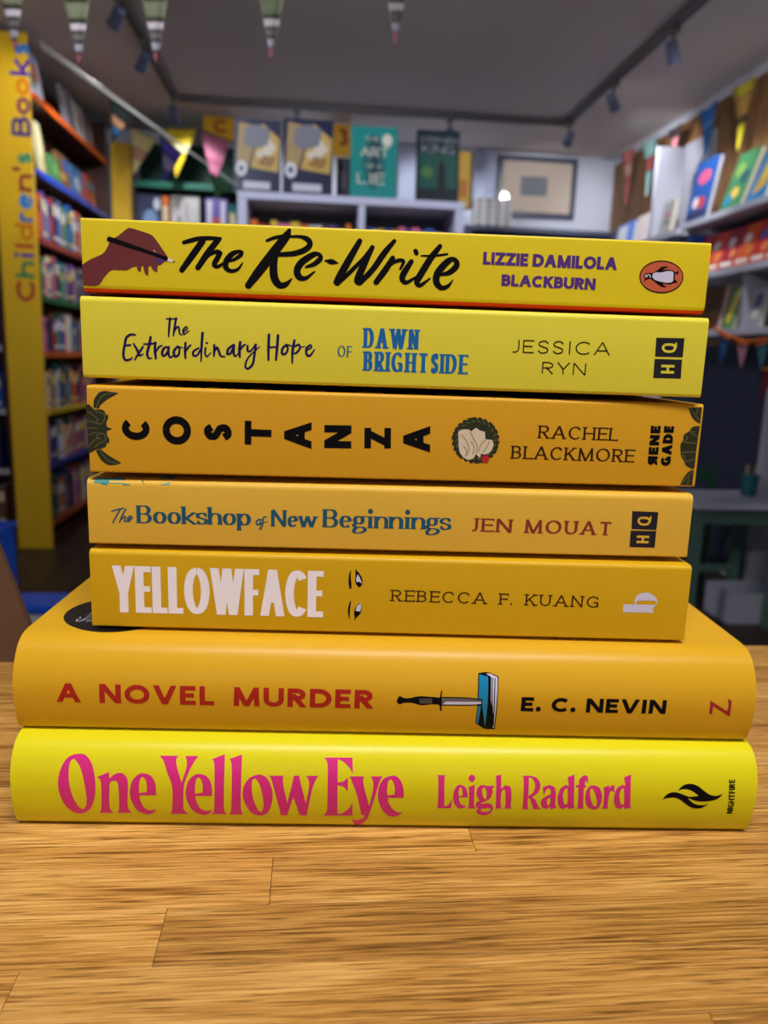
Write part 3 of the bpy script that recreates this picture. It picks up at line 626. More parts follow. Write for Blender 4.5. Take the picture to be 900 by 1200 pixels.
text(p, 'JESSICA', (598, 413.2), (714.7, 416.8), (598, 397.8), T=.095, track=.28)
text(p, 'RYN', (634.7, 437.8), (686, 439.8), (634.7, 423.8), T=.10, track=.28)
p.build('author_lettering', ink, b2, 'thin black capitals')
def hq(surf, book, q1, q2, yellow):
    """two dark squares holding a turned Q and H"""
    p = Print(surf); z = (0, 0, 1); p.trace(z, [q1], 0, False); p.trace(z, [q2], 0, False); p.build('publisher_mark', mat('mark_ink', (26, 22, 34), .45), book, 'two dark squares with turned letters')
    p = Print(surf)
    def bl(q, x, y):
        (a, b), (c, d), (e, f), (g, h) = q
        return ((1-x)*(1-y)*a+x*(1-y)*c+x*y*e+(1-x)*y*g, (1-x)*(1-y)*b+x*(1-y)*d+x*y*f+(1-x)*y*h)
    W = math.hypot(q1[1][0]-q1[0][0], q1[1][1]-q1[0][1])
    loop = [(.33, .36), (.60, .36), (.70, .52), (.60, .70), (.36, .70), (.26, .52), (.33, .36)]
    p.stroke(z, [bl(q1, *a)+(W*.085,) for a in loop], layer=1); p.stroke(z, [bl(q1, *a)+(W*.06,) for a in ((.72, .27), (.72, .50))], layer=1)
    for s in (((.26, .36), (.74, .36)), ((.26, .68), (.74, .68)), ((.50, .38), (.50, .66))): p.stroke(z, [bl(q2, *a)+(W*.088,) for a in s], layer=1, cap=False)
    p.build('mark_letters', yellow, book)
c_ = lambda x, y: (755+x/16.36, 390+y/16.36)
hq(s2, b2, [c_(232, 92), c_(770, 105), c_(737, 470), c_(205, 455)], [c_(198, 500), c_(725, 515), c_(700, 880), c_(170, 865)], y2)
# ---------------------------------------------------------------- book 3
p = Print(s3)
for ch, x0, x1, ya, yb in (('C', 142.8, 175.2, 492, 516.6), ('O', 190.5, 223.7, 488.6, 521.8), ('S', 239, 271.4, 497, 517.5), ('T', 286.7, 318, 494, 521.8), ('A', 333, 365, 495, 526), ('N', 380, 411.6, 498.5, 525.5), ('Z', 427, 458, 501.5, 525.5), ('A', 472.5, 504, 499.4, 530)):
    A = s3.hit(x1, yb); A2 = s3.hit(x1, ya); B = s3.hit(x0, yb)
    text(p, ch, (x1, yb), (x1+.3, ya), (x0, yb), T=.27, t=.25, track=0)
p.build('title_lettering', ink, b3, 'black capitals turned on their sides')
brn = mat('dark_brown_ink', (54, 32, 14), .6, spec=.1)
p = Print(s3)
text(p, 'RACHEL', (629.7, 513.4), (723.6, 516.6), (629.7, 498.4), T=.17, t=.09, nib=R(14), track=.09, serif=.36, sth=.08, tick=.1)
text(p, 'BLACKMORE', (598, 537.3), (742.7, 541.8), (598, 522.2), T=.17, t=.09, nib=R(14), track=.07, serif=.36, sth=.08, tick=.1)
p.build('author_lettering', brn, b3, 'dark brown serif capitals')
Zr = (745, 465, 10.59); zz = lambda x, y: (745+x/10.59, 465+y/10.59)
p = Print(s3)
text(p, '\u042fENE', zz(264, 850), zz(312, 358), zz(143, 848), T=.36, t=.30, track=.16)
text(p, 'GADE', zz(428, 858), zz(478, 362), zz(305, 855), T=.36, t=.30, track=.12)
p.build('publisher_lettering', ink, b3)
moss = mat('dark_moss_ink', (40, 42, 20), .5); moss2 = mat('olive_ink', (112, 108, 58), .5); cream_i = mat('cream_ink', (226, 214, 176), .5)
p = Print(s3); Zo = (95, 450, 10.9)
p.trace(Zo, [[(62, 265), (105, 262), (170, 320), (260, 325), (300, 350), (320, 400), (345, 385), (345, 440), (325, 490), (330, 545), (400, 575), (330, 600), (335, 660), (360, 700), (358, 765), (330, 745), (320, 800), (260, 825), (190, 840), (120, 880), (98, 870), (78, 560)]])
p.trace(Zo, [[(160, 300), (165, 200), (230, 110), (300, 90), (380, 100), (480, 115), (390, 165), (330, 200), (250, 270), (230, 315)]])
p.trace(Zo, [[(190, 850), (250, 830), (310, 880), (400, 940), (515, 1008), (440, 1032), (340, 1030), (250, 960)]])
p.build('crest_print', moss, b3, 'dark acanthus crest')
p = Print(s3)
for s in ([(75, 340), (130, 380), (200, 430)], [(78, 470), (140, 480), (200, 510)], [(82, 560), (200, 565)], [(88, 650), (150, 630), (200, 615)], [(95, 800), (150, 740), (210, 690)], [(195, 310), (230, 210), (290, 140), (400, 112)], [(235, 835), (290, 920), (360, 985), (470, 1012)], [(130, 290), (200, 350), (290, 380), (300, 450), (250, 510), (200, 490), (205, 450), (240, 450)], [(170, 810), (230, 760), (310, 720), (300, 650), (240, 630), (205, 660), (220, 695), (250, 690)]):
    p.stroke(Zo, s, 9, 1)
p.build('crest_veins', moss2, b3)
p = Print(s3)
p.trace(Zr, [[(655, 140), (820, 130), (800, 335), (740, 300), (690, 240)]]); p.trace(Zr, [[(795, 362), (740, 365), (690, 385), (660, 430), (600, 470), (585, 540), (555, 590), (555, 680), (565, 740), (600, 800), (620, 850), (690, 893), (728, 885), (755, 640)]]); p.trace(Zr, [[(720, 900), (650, 935), (590, 1010), (545, 1095), (700, 1100)]])
p.build('leaf_print', moss, b3, 'dark leaves at the spine end')
p = Print(s3)
for s in ([(685, 150), (740, 230), (800, 310)], [(770, 140), (755, 210)], [(680, 450), (775, 500)], [(590, 560), (770, 580)], [(570, 690), (750, 682)], [(620, 810), (740, 770)], [(560, 1085), (640, 990), (710, 920)], [(640, 1090), (660, 1000)], [(700, 395), (670, 430), (730, 440)], [(625, 480), (640, 520), (600, 545)], [(580, 720), (610, 760), (610, 800)]): p.stroke(Zr, s, 9, 1)
p.build('leaf_veins', moss2, b3)
Zw = (520, 480, 11.25); rnd = random.Random(3)
p = Print(s3)
wc = []
for i in range(40):
    a = 2*math.pi*i/40; rr = 315+rnd.uniform(-8, 8) if i % 2 else 290
    wc.append((420+rr*math.cos(a)*1.0, 405+rr*.97*math.sin(a)))
p.trace(Zw, [wc], 0, False)
for i in range(26):
    a = 2*math.pi*i/26-.4; x, y = 420+300*math.cos(a), 405+292*math.sin(a); t = a+2.0
    p.stroke(Zw, [(x-25*math.cos(t), y-25*math.sin(t), 6), (x+5*math.cos(t), y+5*math.sin(t), 34), (x+48*math.cos(t), y+48*math.sin(t), 3)], layer=.5)
p.build('wreath_print', moss, b3, 'dark green leaf wreath')
p = Print(s3)
for i in range(22):
    a = 2*math.pi*i/22; x, y = 425+255*math.cos(a), 400+250*math.sin(a); t = a+2.1
    p.stroke(Zw, [(x-30*math.cos(t), y-30*math.sin(t), 3), (x, y, 16), (x+34*math.cos(t), y+34*math.sin(t), 3)], layer=2)
p.build('wreath_highlights', mat('leaf_ink', (98, 104, 44), .5), b3)
p = Print(s3)
p.trace(Zw, [[(190, 290), (250, 262), (335, 265), (355, 290), (425, 238), (480, 275), (540, 290), (550, 390), (640, 400), (655, 470), (610, 560), (540, 590), (490, 580), (480, 640), (420, 585), (390, 640), (320, 660), (250, 620), (205, 540), (195, 420)]], 3)
p.build('flower_print', mat('petal_ink', (222, 208, 182), .55), b3, 'cream flower')
p = Print(s3)
for s in ([(230, 330), (300, 420), (330, 520), (300, 600)], [(350, 300), (400, 400), (440, 480), (430, 570)], [(550, 400), (490, 460), (460, 550)], [(260, 480), (300, 540), (290, 610)], [(360, 420), (400, 500), (385, 580)], [(600, 420), (560, 500), (520, 560)]): p.stroke(Zw, s, 16, 4)
p.build('flower_shading', mat('petal_fold_ink', (178, 152, 104), .55), b3)
Print(s3).blob(Zw, 548, 650, 50, 52, 5).build('bud_print', mat('crimson_ink', (188, 28, 30), .5), b3, 'red bud')
# dark foliage wrapping from the front cover over the upper edge
p = Print(t3)
for x0, x1 in ((112, 170), (190, 245), (268, 330), (372, 425), (470, 515), (528, 566), (600, 640), (690, 770)):
    a = t3.hit(x0, 470 + (x0-100)*.03).x; b = t3.hit(x1, 470 + (x1-100)*.03).x; k = 12
    lo = [(a+(b-a)*i/k, .0030+.0022*math.sin(i*2.1+x0)**2) for i in range(k+1)]; p.fill(lo+[(b, .06), (a, .06)])
p.build('cover_foliage', ink, b3, 'black foliage on the front cover')
# ---------------------------------------------------------------- book 4
p = Print(s4); teal = mat('deep_teal_ink', (12, 84, 112), .45); Za = (90, 540, 3.6)
for s in ([(147, 213, 5), (170, 206, 6), (198, 200, 5)], [(184, 204, 6), (168, 232, 6), (152, 262, 5)], [(207, 204, 6), (192, 230, 6), (180, 260, 5)], [(184, 252, 4), (202, 232, 5), (205, 240, 6), (200, 257, 5), (212, 255, 4)], [(212, 252, 4), (230, 238, 5), (226, 232, 4), (215, 242, 6), (218, 258, 5), (238, 238, 3)],
          [(772, 246, 5), (758, 255, 6), (760, 270, 6), (776, 262, 6), (772, 246, 4), (786, 250, 3)], [(800, 238, 4), (788, 238, 5), (785, 262, 6), (778, 288, 5), (770, 286, 4), (780, 264, 3), (804, 256, 3)]): p.stroke(Za, s, k=1.1)
text(p, 'Bookshop', (160, 612.8), (294.2, 615.6), (160, 592.2), T=.225, t=.06, track=.04, serif=.31, sth=.055, tick=.08, xh=.66, desc=.30)
text(p, 'New', (317.2, 616.6), (370.3, 617.8), (317.2, 597.5), T=.22, t=.065, nib=R(12), track=.04, serif=.31, sth=.055, xh=.66)
text(p, 'Beginnings', (377.8, 617.6), (527.8, 620.9), (377.8, 596.6), T=.225, t=.06, track=.04, serif=.31, sth=.055, tick=.08, xh=.66, desc=.30)
p.build('title_lettering', teal, b4, 'teal serif title')
p = Print(s4)
text(p, 'JEN', (549, 622.3), (600.3, 624.2), (549, 606.8), T=.22, t=.10, nib=R(10), track=.13, serif=.42, sth=.09, tick=.12)
text(p, 'MOUAT', (613.4, 624.4), (717, 627.4), (613.4, 608.8), T=.22, t=.10, nib=R(10), track=.11, serif=.42, sth=.09, tick=.12)
p.build('author_lettering', mat('brick_red_ink', (138, 44, 32), .45), b4, 'brick red serif capitals')
hq(s4, b4, [(740.9, 598.9), (771.5, 600.1), (769.1, 621.1), (740, 619.9)], [(739.1, 621.7), (769.1, 622.3), (767, 641.8), (737.6, 640.9)], y4)
p = Print(t4); Zl = (100, 545, 7.5)
p.trace(Zl, [[(72, 118), (120, 108), (200, 112), (215, 130), (200, 152), (130, 150), (90, 140)]]); p.trace(Zl, [[(190, 118), (260, 108), (350, 112), (330, 140), (260, 155), (215, 150)]]); p.trace(Zl, [[(635, 120), (720, 100), (815, 102), (760, 130), (690, 150), (640, 145)]])
p.build('leaf_print', mat('aqua_ink', (66, 148, 142), .45), b4, 'aqua leaves on the front cover')
p = Print(t4); p.stroke(Zl, [(440, 95), (490, 118), (520, 140), (535, 152)], 12); p.build('stem_print', mat('stem_ink', (84, 52, 24), .5), b4)
p = Print(s4); p.trace(Zl, [[(330, 166), (385, 166), (392, 176), (335, 178)]]); p.trace(Zl, [[(130, 160), (200, 164), (190, 174), (150, 172)]]); p.build('leaf_tip_print', MATS['aqua_ink'], b4)
# ---------------------------------------------------------------- book 5
white_i = MATS['lavender_white_ink']
p = Print(s5); text(p, 'YELLOWFACE', (133, 717.2), (379, 723.4), (133, 662.6), T=.178, t=.125, track=.012)
p.build('title_lettering', mat('pale_lilac_ink', (252, 246, 255), .5), b5, 'pale condensed capitals')
Ze = (395, 660, 16)
p = Print(s5)
p.trace(Ze, [[(270, 125), (228, 200), (215, 350), (232, 475), (272, 478), (266, 350), (256, 230)]]); p.trace(Ze, [[(240, 715), (205, 850), (212, 980), (236, 1065), (238, 980), (245, 850), (266, 715)]])
p.trace(Ze, [[(345, 110), (400, 170), (460, 260), (480, 350), (465, 400), (440, 440), (410, 448), (370, 410), (338, 330), (345, 220)]]); p.trace(Ze, [[(415, 745), (345, 830), (318, 930), (330, 1020), (318, 1080), (360, 1025), (430, 950), (460, 850), (462, 765)]])
p.build('eyes_print', ink, b5, 'two drawn eyes with brows')
p = Print(s5); p.trace(Ze, [[(390, 208), (425, 265), (455, 340), (462, 380), (448, 372), (420, 350), (362, 352), (360, 280)]], 1); p.trace(Ze, [[(455, 752), (450, 850), (425, 905), (345, 892), (370, 815), (410, 770)]], 1)
p.build('eye_whites_print', white_i, b5)
p = Print(s5); text(p, 'REBECCA F. KUANG', (457.3, 704.2), (702.7, 712.2), (457.3, 691), T=.135, t=.105, track=.14, serif=.40, sth=.10, tick=.14, space=.5)
p.build('author_lettering', brn, b5, 'slab serif capitals')
Zb_ = (720, 695, 15); p = Print(s5)
p.trace(Zb_, [[(155, 195), (728, 207), (685, 255), (672, 300), (700, 345), (150, 335)]]); p.trace(Zb_, [[(375, 195), (345, 150), (380, 60), (450, 10), (530, -8), (620, 0), (700, 50), (745, 110), (755, 160), (728, 207), (735, 165), (715, 135), (560, 132), (400, 135), (382, 165), (395, 198)]], .3)
p.build('publisher_mark', white_i, b5, 'white turned letter b')
# ---------------------------------------------------------------- book 6
p = Print(s6); text(p, 'A NOVEL MURDER', (66.7, 822.4), (437, 830.4), (66.7, 800.4), T=.27, t=.23, track=.18, space=.46)
p.build('title_lettering', mat('signal_red_ink', (176, 26, 20), .42), b6, 'red bold capitals')
p = Print(s6); text(p, 'E. C. NEVIN', (610, 833.2), (779.5, 836.6), (610, 816.8), T=.28, t=.24, track=.16, space=.30)
p.build('author_lettering', ink, b6, 'black bold capitals')
Print(s6).trace((815, 810, 15), [[(262, 158), (300, 188), (555, 350), (580, 250), (570, 133), (634, 165), (625, 300), (598, 447), (310, 262), (288, 412), (238, 393)]], 0, False).build('publisher_mark', mat('raspberry_ink', (164, 24, 44), .45), b6, 'red turned letter')
Zk = (455, 780, 6.4286)
p = Print(s6); p.trace(Zk, [[(65, 260), (85, 225), (110, 240), (150, 246), (230, 231), (300, 233), (388, 241), (398, 190), (408, 190), (401, 240), (401, 296), (404, 340), (391, 338), (384, 295), (330, 290), (250, 297), (180, 280), (120, 280), (85, 290), (70, 280)]])
p.trace(Zk, [[(398, 235), (600, 240), (707, 255), (707, 292), (600, 301), (398, 299)]], .3); p.trace(Zk, [[(678, 56), (745, 50), (832, 80), (822, 300), (802, 477), (725, 474), (656, 432), (670, 300)]], 0)
p.build('dagger_print', ink, b6, 'black dagger stabbing a book')
p = Print(s6)
for i in range(6):
    for j in (0, 1):
        p.stroke(Zk, [(235+i*16, 248+j*20), (248+i*16, 270+j*12)], 4, 1); p.stroke(Zk, [(250+i*16, 248+j*20), (236+i*16, 272+j*12)], 4, 1)
p.trace(Zk, [[(403, 243), (600, 248), (700, 259), (700, 271), (430, 268), (403, 290)]], 1, False); p.build('dagger_grey', mat('steel_grey_ink', (108, 98, 98), .45), b6)
p = Print(s6); p.trace(Zk, [[(432, 270), (700, 272), (700, 288), (600, 293), (406, 291)]], 2, False); p.trace(Zk, [[(735, 60), (768, 62), (823, 86), (814, 300), (795, 466), (786, 466), (790, 390), (772, 250), (774, 84)]], 1, False); p.build('page_print', white_i, b6)
p = Print(s6); p.trace(Zk, [[(685, 65), (752, 84), (750, 260), (728, 462), (712, 335), (708, 296), (708, 252), (679, 246)]], 1, False); p.trace(Zk, [[(674, 304), (698, 304), (676, 438), (663, 428)]], 1, False); p.build('book_print', mat('cerulean_ink', (6, 136, 184), .42), b6, 'blue book')
p = Print(s6); p.stroke(Zk, [(784, 92), (782, 280), (790, 400)], 7, 3); p.stroke(Zk, [(804, 96), (798, 300), (790, 450)], 7, 3); p.build('page_lines', ink, b6)
# round sticker on the front cover
Lp = t6.hit(71, 724.5); Fp = t6.hit(122, 740.3); rad = abs(Fp.x-Lp.x)*1.02; cy = Lp.y
ring = lambda r_: [(Fp.x+r_*math.cos(2*math.pi*i/48), Fp.y+rad+r_*math.sin(2*math.pi*i/48)) for i in range(48)]
p = Print(t6); p.fill(ring(rad)); p.build('sticker', mat('sticker_black', (24, 20, 22), .35), b6, 'round black sticker with white script')
p = Print(t6); Zs = (60, 695, 9)
for s in ([(318, 254, 8), (300, 262, 12)], [(320, 270, 6), (275, 282, 10), (266, 297, 12), (300, 300, 12), (335, 288, 10), (375, 262, 12), (425, 252, 8)], [(370, 305, 10), (400, 296, 12), (440, 300, 10)], [(380, 248, 8), (405, 236, 12), (430, 232, 8)], [(400, 225, 6), (425, 215, 10), (440, 214, 8)], [(345, 285, 8), (380, 282, 10), (430, 274, 10)]): p.stroke(Zs, s, layer=2)
p.build('sticker_script', white_i, b6)
p = Print(t6)
for s in ([(642, 746.5), (647, 748.2), (651, 746.8), (647, 745.6)], [(650, 748.6), (653, 747.2)], [(619, 745.4), (625, 746.0)]): p.stroke((0, 0, 1), s, 1.4)
p.build('cover_lettering', ink, b6)
# ---------------------------------------------------------------- book 7
mag = mat('magenta_ink', (222, 42, 132), .35); p = Print(s7)
Za = (60, 870, 6.4286); Zb = (180, 870, 6.4286); Zc = (290, 870, 9); Zd = (370, 870, 8.1818); Zf = (500, 895, 7.5); Zg = (600, 895, 6)
E1 = [(690, 232), (750, 250), (785, 310), (792, 398), (668, 398), (672, 435), (700, 488), (745, 510), (792, 502), (770, 530), (720, 540), (650, 510), (605, 440), (592, 370), (610, 290), (650, 245)]; E1h = [(690, 258), (712, 285), (720, 330), (720, 372), (662, 382), (662, 330), (672, 275)]
sh = lambda pts, dx, dy: [(x+dx, y+dy) for x, y in pts]
for L in ([[(205, 85), (265, 100), (310, 170), (332, 290), (330, 400), (300, 490), (240, 532), (170, 525), (105, 470), (62, 380), (52, 290), (75, 190), (130, 110)], [(172, 122), (205, 160), (235, 240), (262, 380), (265, 470), (240, 505), (205, 480), (160, 400), (135, 300), (133, 200), (148, 140)]],
          [[(345, 260), (437, 222), (438, 272), (480, 238), (530, 230), (568, 262), (578, 320), (577, 480), (605, 530), (500, 530), (512, 480), (505, 330), (490, 288), (460, 290), (441, 320), (440, 480), (468, 530), (365, 530), (378, 480), (374, 300)]],
          [E1, E1h]): p.trace(Za, L)
for L in ([[(48, 100), (188, 100), (170, 130), (178, 190), (210, 302), (245, 200), (250, 140), (240, 102), (338, 102), (310, 140), (262, 230), (228, 330), (225, 480), (232, 510), (260, 538), (125, 538), (140, 500), (140, 340), (100, 220), (75, 140)]],
          [sh(E1, -350, 5), sh(E1h, -350, 5)], [[(443, 125), (538, 87), (532, 300), (530, 490), (550, 540), (440, 540), (456, 490), (458, 180)]], [[(572, 125), (667, 90), (660, 300), (658, 490), (675, 543), (570, 543), (585, 490), (588, 180)]],
          [[(790, 242), (850, 265), (885, 330), (897, 400), (885, 480), (850, 535), (795, 550), (740, 530), (695, 470), (672, 400), (680, 330), (720, 270)], [(765, 270), (795, 310), (820, 400), (828, 480), (812, 525), (785, 505), (750, 420), (740, 340), (745, 285)]]): p.trace(Zb, L)
p.trace(Zc, [[(230, 350), (380, 350), (375, 400), (385, 480), (420, 640), (455, 500), (490, 350), (545, 350), (570, 460), (615, 640), (645, 500), (648, 410), (620, 352), (745, 352), (700, 440), (665, 570), (625, 768), (553, 768), (485, 575), (455, 660), (420, 768), (355, 768), (300, 560), (255, 400)]])
for L in ([[(78, 145), (352, 145), (357, 300), (320, 240), (265, 185), (212, 160), (210, 382), (260, 375), (310, 335), (308, 470), (265, 425), (210, 408), (208, 685), (260, 675), (320, 630), (352, 570), (352, 700), (68, 700), (100, 670), (110, 600), (115, 250), (105, 180)]],
          [[(325, 325), (465, 325), (455, 370), (475, 470), (513, 610), (545, 480), (550, 380), (528, 325), (640, 325), (615, 370), (580, 480), (530, 640), (490, 735), (430, 785), (370, 785), (345, 738), (400, 745), (450, 725), (475, 700), (437, 695), (400, 520), (350, 380)]],
          [[(735, 318), (790, 335), (830, 400), (845, 480), (842, 530), (690, 530), (700, 580), (740, 640), (790, 670), (835, 663), (800, 695), (740, 712), (680, 690), (625, 620), (597, 530), (605, 430), (650, 350)], [(720, 350), (745, 385), (757, 440), (755, 500), (688, 508), (685, 440), (697, 375)]]): p.trace(Zd, L)
p.build('title_lettering', mag, b7, 'magenta title')
p = Print(s7)
for L in ([[(88, 98), (175, 100), (158, 130), (155, 372), (190, 360), (225, 310), (215, 390), (80, 388), (97, 360), (102, 130)]],
          [[(298, 185), (340, 205), (358, 250), (360, 295), (282, 293), (290, 335), (315, 362), (350, 368), (325, 388), (280, 390), (245, 350), (232, 290), (245, 225), (270, 192)], [(297, 203), (312, 230), (315, 280), (281, 284), (283, 235)]],
          [[(362, 208), (425, 183), (418, 260), (418, 365), (432, 393), (358, 392), (370, 360), (372, 230)]],
          [[(500, 187), (540, 195), (592, 190), (585, 208), (575, 215), (580, 250), (560, 300), (520, 325), (475, 345), (485, 352), (540, 345), (580, 365), (582, 400), (550, 440), (490, 452), (440, 435), (435, 410), (455, 395), (430, 375), (435, 345), (465, 320), (440, 280), (440, 230), (465, 195)], [(505, 203), (525, 240), (525, 300), (510, 312), (490, 270), (488, 225)], [(470, 397), (540, 388), (570, 398), (540, 418), (490, 420)]],
          [[(600, 108), (655, 93), (655, 220), (690, 188), (730, 195), (745, 240), (740, 370), (745, 393), (678, 393), (692, 365), (690, 250), (678, 222), (655, 260), (652, 370), (665, 393), (592, 393), (607, 365), (610, 130)]]): p.trace(Zf, L)
p.blob(Zf, 397, 127, 29, 31)
Dd = [(390, 95), (440, 75), (437, 200), (435, 285), (440, 310), (395, 318), (390, 300), (360, 320), (330, 300), (320, 240), (340, 175), (380, 148), (400, 155)]; Dh = [(390, 170), (392, 260), (385, 290), (365, 280), (358, 220), (372, 180)]
for L in ([[(65, 85), (130, 85), (180, 105), (200, 150), (185, 200), (140, 235), (165, 255), (185, 300), (205, 318), (150, 318), (135, 270), (120, 240), (112, 240), (110, 300), (118, 318), (60, 318), (75, 300), (82, 110)], [(118, 95), (145, 105), (162, 150), (150, 200), (115, 228)]],
          [[(265, 150), (300, 165), (308, 200), (305, 290), (318, 308), (270, 320), (265, 300), (240, 318), (210, 305), (203, 270), (220, 240), (270, 215), (272, 190), (258, 170), (240, 185), (222, 222), (215, 165)], [(270, 235), (268, 275), (252, 295), (245, 270), (252, 245)]],
          [Dd, Dh], [sh(Dd, 397, 0), sh(Dh, 397, 0)], [[(450, 150), (470, 150), (475, 110), (505, 80), (533, 85), (535, 138), (515, 118), (512, 150), (520, 150), (520, 165), (505, 168), (500, 295), (503, 315), (450, 315), (462, 295), (468, 168), (450, 165)]],
          [[(570, 152), (610, 165), (632, 210), (630, 265), (605, 312), (570, 320), (530, 300), (515, 250), (520, 195), (545, 160)], [(560, 170), (580, 200), (597, 260), (592, 300), (570, 290), (552, 240), (550, 190)]],
          [[(638, 170), (685, 150), (683, 175), (700, 153), (720, 152), (722, 205), (705, 188), (685, 210), (672, 295), (678, 315), (625, 315), (640, 295), (648, 190)]]): p.trace(Zg, L)
p.build('author_lettering', mag, b7, 'magenta author name')
Zn = (770, 900, 9); p = Print(s7)
p.trace(Zn, [[(218, 238), (260, 195), (310, 170), (370, 168), (430, 190), (490, 235), (545, 275), (600, 292), (650, 288), (693, 268), (665, 305), (610, 335), (540, 350), (450, 352), (390, 340), (325, 312), (380, 300), (440, 295), (400, 262), (340, 230), (280, 222)]])
p.trace(Zn, [[(55, 335), (95, 285), (150, 257), (210, 258), (270, 278), (330, 300), (390, 305), (325, 314), (345, 340), (390, 375), (450, 390), (500, 388), (545, 370), (500, 405), (440, 425), (370, 418), (310, 385), (260, 345), (200, 315), (140, 312), (90, 320)]], .4)
text(p, 'NIGHTFIRE', (770+795/9, 900+478/9), (770+820/9, 900+118/9), (770+733/9, 900+474/9), T=.24, t=.20, track=.09)
p.build('publisher_mark', ink, b7, 'black flame mark and name')

# ================================================================ shop fittings behind the counter
rnd = random.Random(11)
NAMED = {'red': (178, 40, 40), 'orange': (214, 104, 30), 'yellow': (222, 186, 50), 'green': (56, 120, 66), 'teal': (34, 130, 136), 'blue': (40, 84, 170), 'navy': (30, 38, 86), 'purple': (104, 60, 140), 'pink': (214, 110, 150), 'white': (214, 212, 218), 'cream': (214, 198, 160), 'brown': (104, 66, 44), 'black': (34, 32, 38), 'grey': (120, 122, 132)}
pages_bg = mat('bg_pages', (206, 198, 178), .9)
def book_mesh(t, h, d, col, band):
    """spine to -Y, standing on its tail: two boards, a spine, recessed pages and printed bands"""
    m = MB(); c = .0025
    m.box(-t/2, -t/2+c, 0, d, 0, h).box(t/2-c, t/2, 0, d, 0, h).box(-t/2+c, t/2-c, 0, c, 0, h)
    m.box(-t/2+c, t/2-c, c, d-.006, .003, h-.003, 1)
    for z0, z1 in ((.62, .86), (.12, .2)): m.box(-t/2+c*1.2, t/2-c*1.2, -.0006, 0, h*z0, h*z1, 2)
    return m
def spine_book(loc, rz, t, h, d, cname, where, grp, lean=0):
    col = NAMED[cname]; bnd = NAMED[rnd.choice([k for k in ('white', 'cream', 'yellow', 'black', 'navy') if k != cname])]
    o = book_mesh(t, h, d, col, bnd).build('shelved_book', [cmat(col), pages_bg, cmat(bnd)], loc=loc)
    o.rotation_euler = (0, lean, rz)
    return tag(o, '%s book standing spine out %s' % (cname, where), 'book', grp + ', ' + cname)
def face_book(loc, rz, wd, h, col, label, art=None, tilt=.12, t=.02, name='picture_book', grp=None):
    """front cover to -Y, leaning back; art = list of (material colour, polygon in 0..1 cover units)"""
    loc = (loc[0], loc[1], loc[2]+t*math.sin(tilt)+.0005)
    o = tag(empty(name, loc, rz), label, 'book', grp); o.rotation_euler = (-tilt, 0, rz); c = .0025
    MB().box(-wd/2, wd/2, 0, c, 0, h).box(-wd/2, wd/2, t-c, t, 0, h).box(-wd/2, -wd/2+c, c, t-c, 0, h).build('cover', cmat(col, .35), o)
    MB().box(-wd/2+c, wd/2-.004, c, t-c, .003, h-.003).build('page_block', pages_bg, o)
    cc = {}
    for k, (pc, poly) in enumerate(art or []):
        q = MB(); q.prism([((x-.5)*wd, z*h) for x, z in poly], -.0005-k*.0003, -.00005, axes=(0, 2, 1)); q.build('cover_print', cmat(pc, .4), o)
    return o
def rect(x0, y0, x1, y1): return [(x0, y0), (x1, y0), (x1, y1), (x0, y1)]
def disc(cx, cy, rx, ry=None, n=18): ry = ry or rx; return [(cx+rx*math.cos(2*math.pi*i/n), cy+ry*math.sin(2*math.pi*i/n)) for i in range(n)]
def pennant(a, b, tip, thick, bands, label, grp, name='bunting_flag', normal=None, nseg=9):
    """a cloth triangle hanging between a and b down to tip, in coloured bands from hem to tip; slightly rippled"""
    a, b, tip = Vector(a), Vector(b), Vector(tip); nrm = (b-a).cross(tip-a).normalized(); mid = (a+b)/2
    o = tag(empty(name, mid), label, 'bunting', grp); lo = 0; cols = []
    W = (b-a).length
    for bi, (frac, col) in enumerate(bands):
        m = MB(); n0 = lo; n1 = frac; k = 4; seg = 5
        for side in (0, 1):
            for i in range(k+1):
                f = n0+(n1-n0)*i/k
                for j in range(seg+1):
                    s = j/seg; e0 = a.lerp(tip, f); e1 = b.lerp(tip, f); p = e0.lerp(e1, s) + nrm*(math.sin(s*math.pi*1.6+f*2.5)*.05*W*(1-f*.6)+(thick if side else 0)) - mid
                    m.v.append(tuple(p))
        st = (k+1)*(seg+1)
        for i in range(k):
            for j in range(seg):
                q = i*(seg+1)+j; m.f += [[q, q+1, q+seg+2, q+seg+1], [st+q+seg+1, st+q+seg+2, st+q+1, st+q]]; m.m += [0, 0]
            for j in (0, seg): q = i*(seg+1)+j; m.f.append([q, q+seg+1, st+q+seg+1, st+q]); m.m.append(0)
        for i in (0, k):
            for j in range(seg): q = i*(seg+1)+j; m.f.append([q, q+1, st+q+1, st+q]); m.m.append(0)
        m.build('cloth' if bi == 0 else 'printed_band', cmat(col, .8), o, smooth=True); lo = frac
    return o

# ---------------------------------------------------------------- children's bookcase with rainbow shelf edges
yel = mat('yellow_gloss_panel', (226, 178, 30), .4, vary=.04, vscale=5); dk = wood('dark_stained_carcass', (40, 20, 14), (64, 30, 18), (92, 48, 26), .3, .5, ax=2)
cbX0, cbX1, cbY0, cbY1 = -1.52, -1.335, 4.11, 5.44
kc = tag(empty('bookcase', (cbX0, cbY0, 0)), "tall bookcase with rainbow coloured shelf edges and yellow lettered end panel", 'bookcase')
MB().box(0, .175, -.02, 0, 0, 2.465).build('end_panel', yel, kc, bevel=.004)
MB().box(.0, .012, 0, cbY1-cbY0, 0, 2.44).build('back_panel', dk, kc)
MB().box(0, .18, cbY1-cbY0, cbY1-cbY0+.02, 0, 2.44).build('far_panel', dk, kc)
MB().box(0.012, .17, 0, cbY1-cbY0, 0, .08).build('plinth', dk, kc)
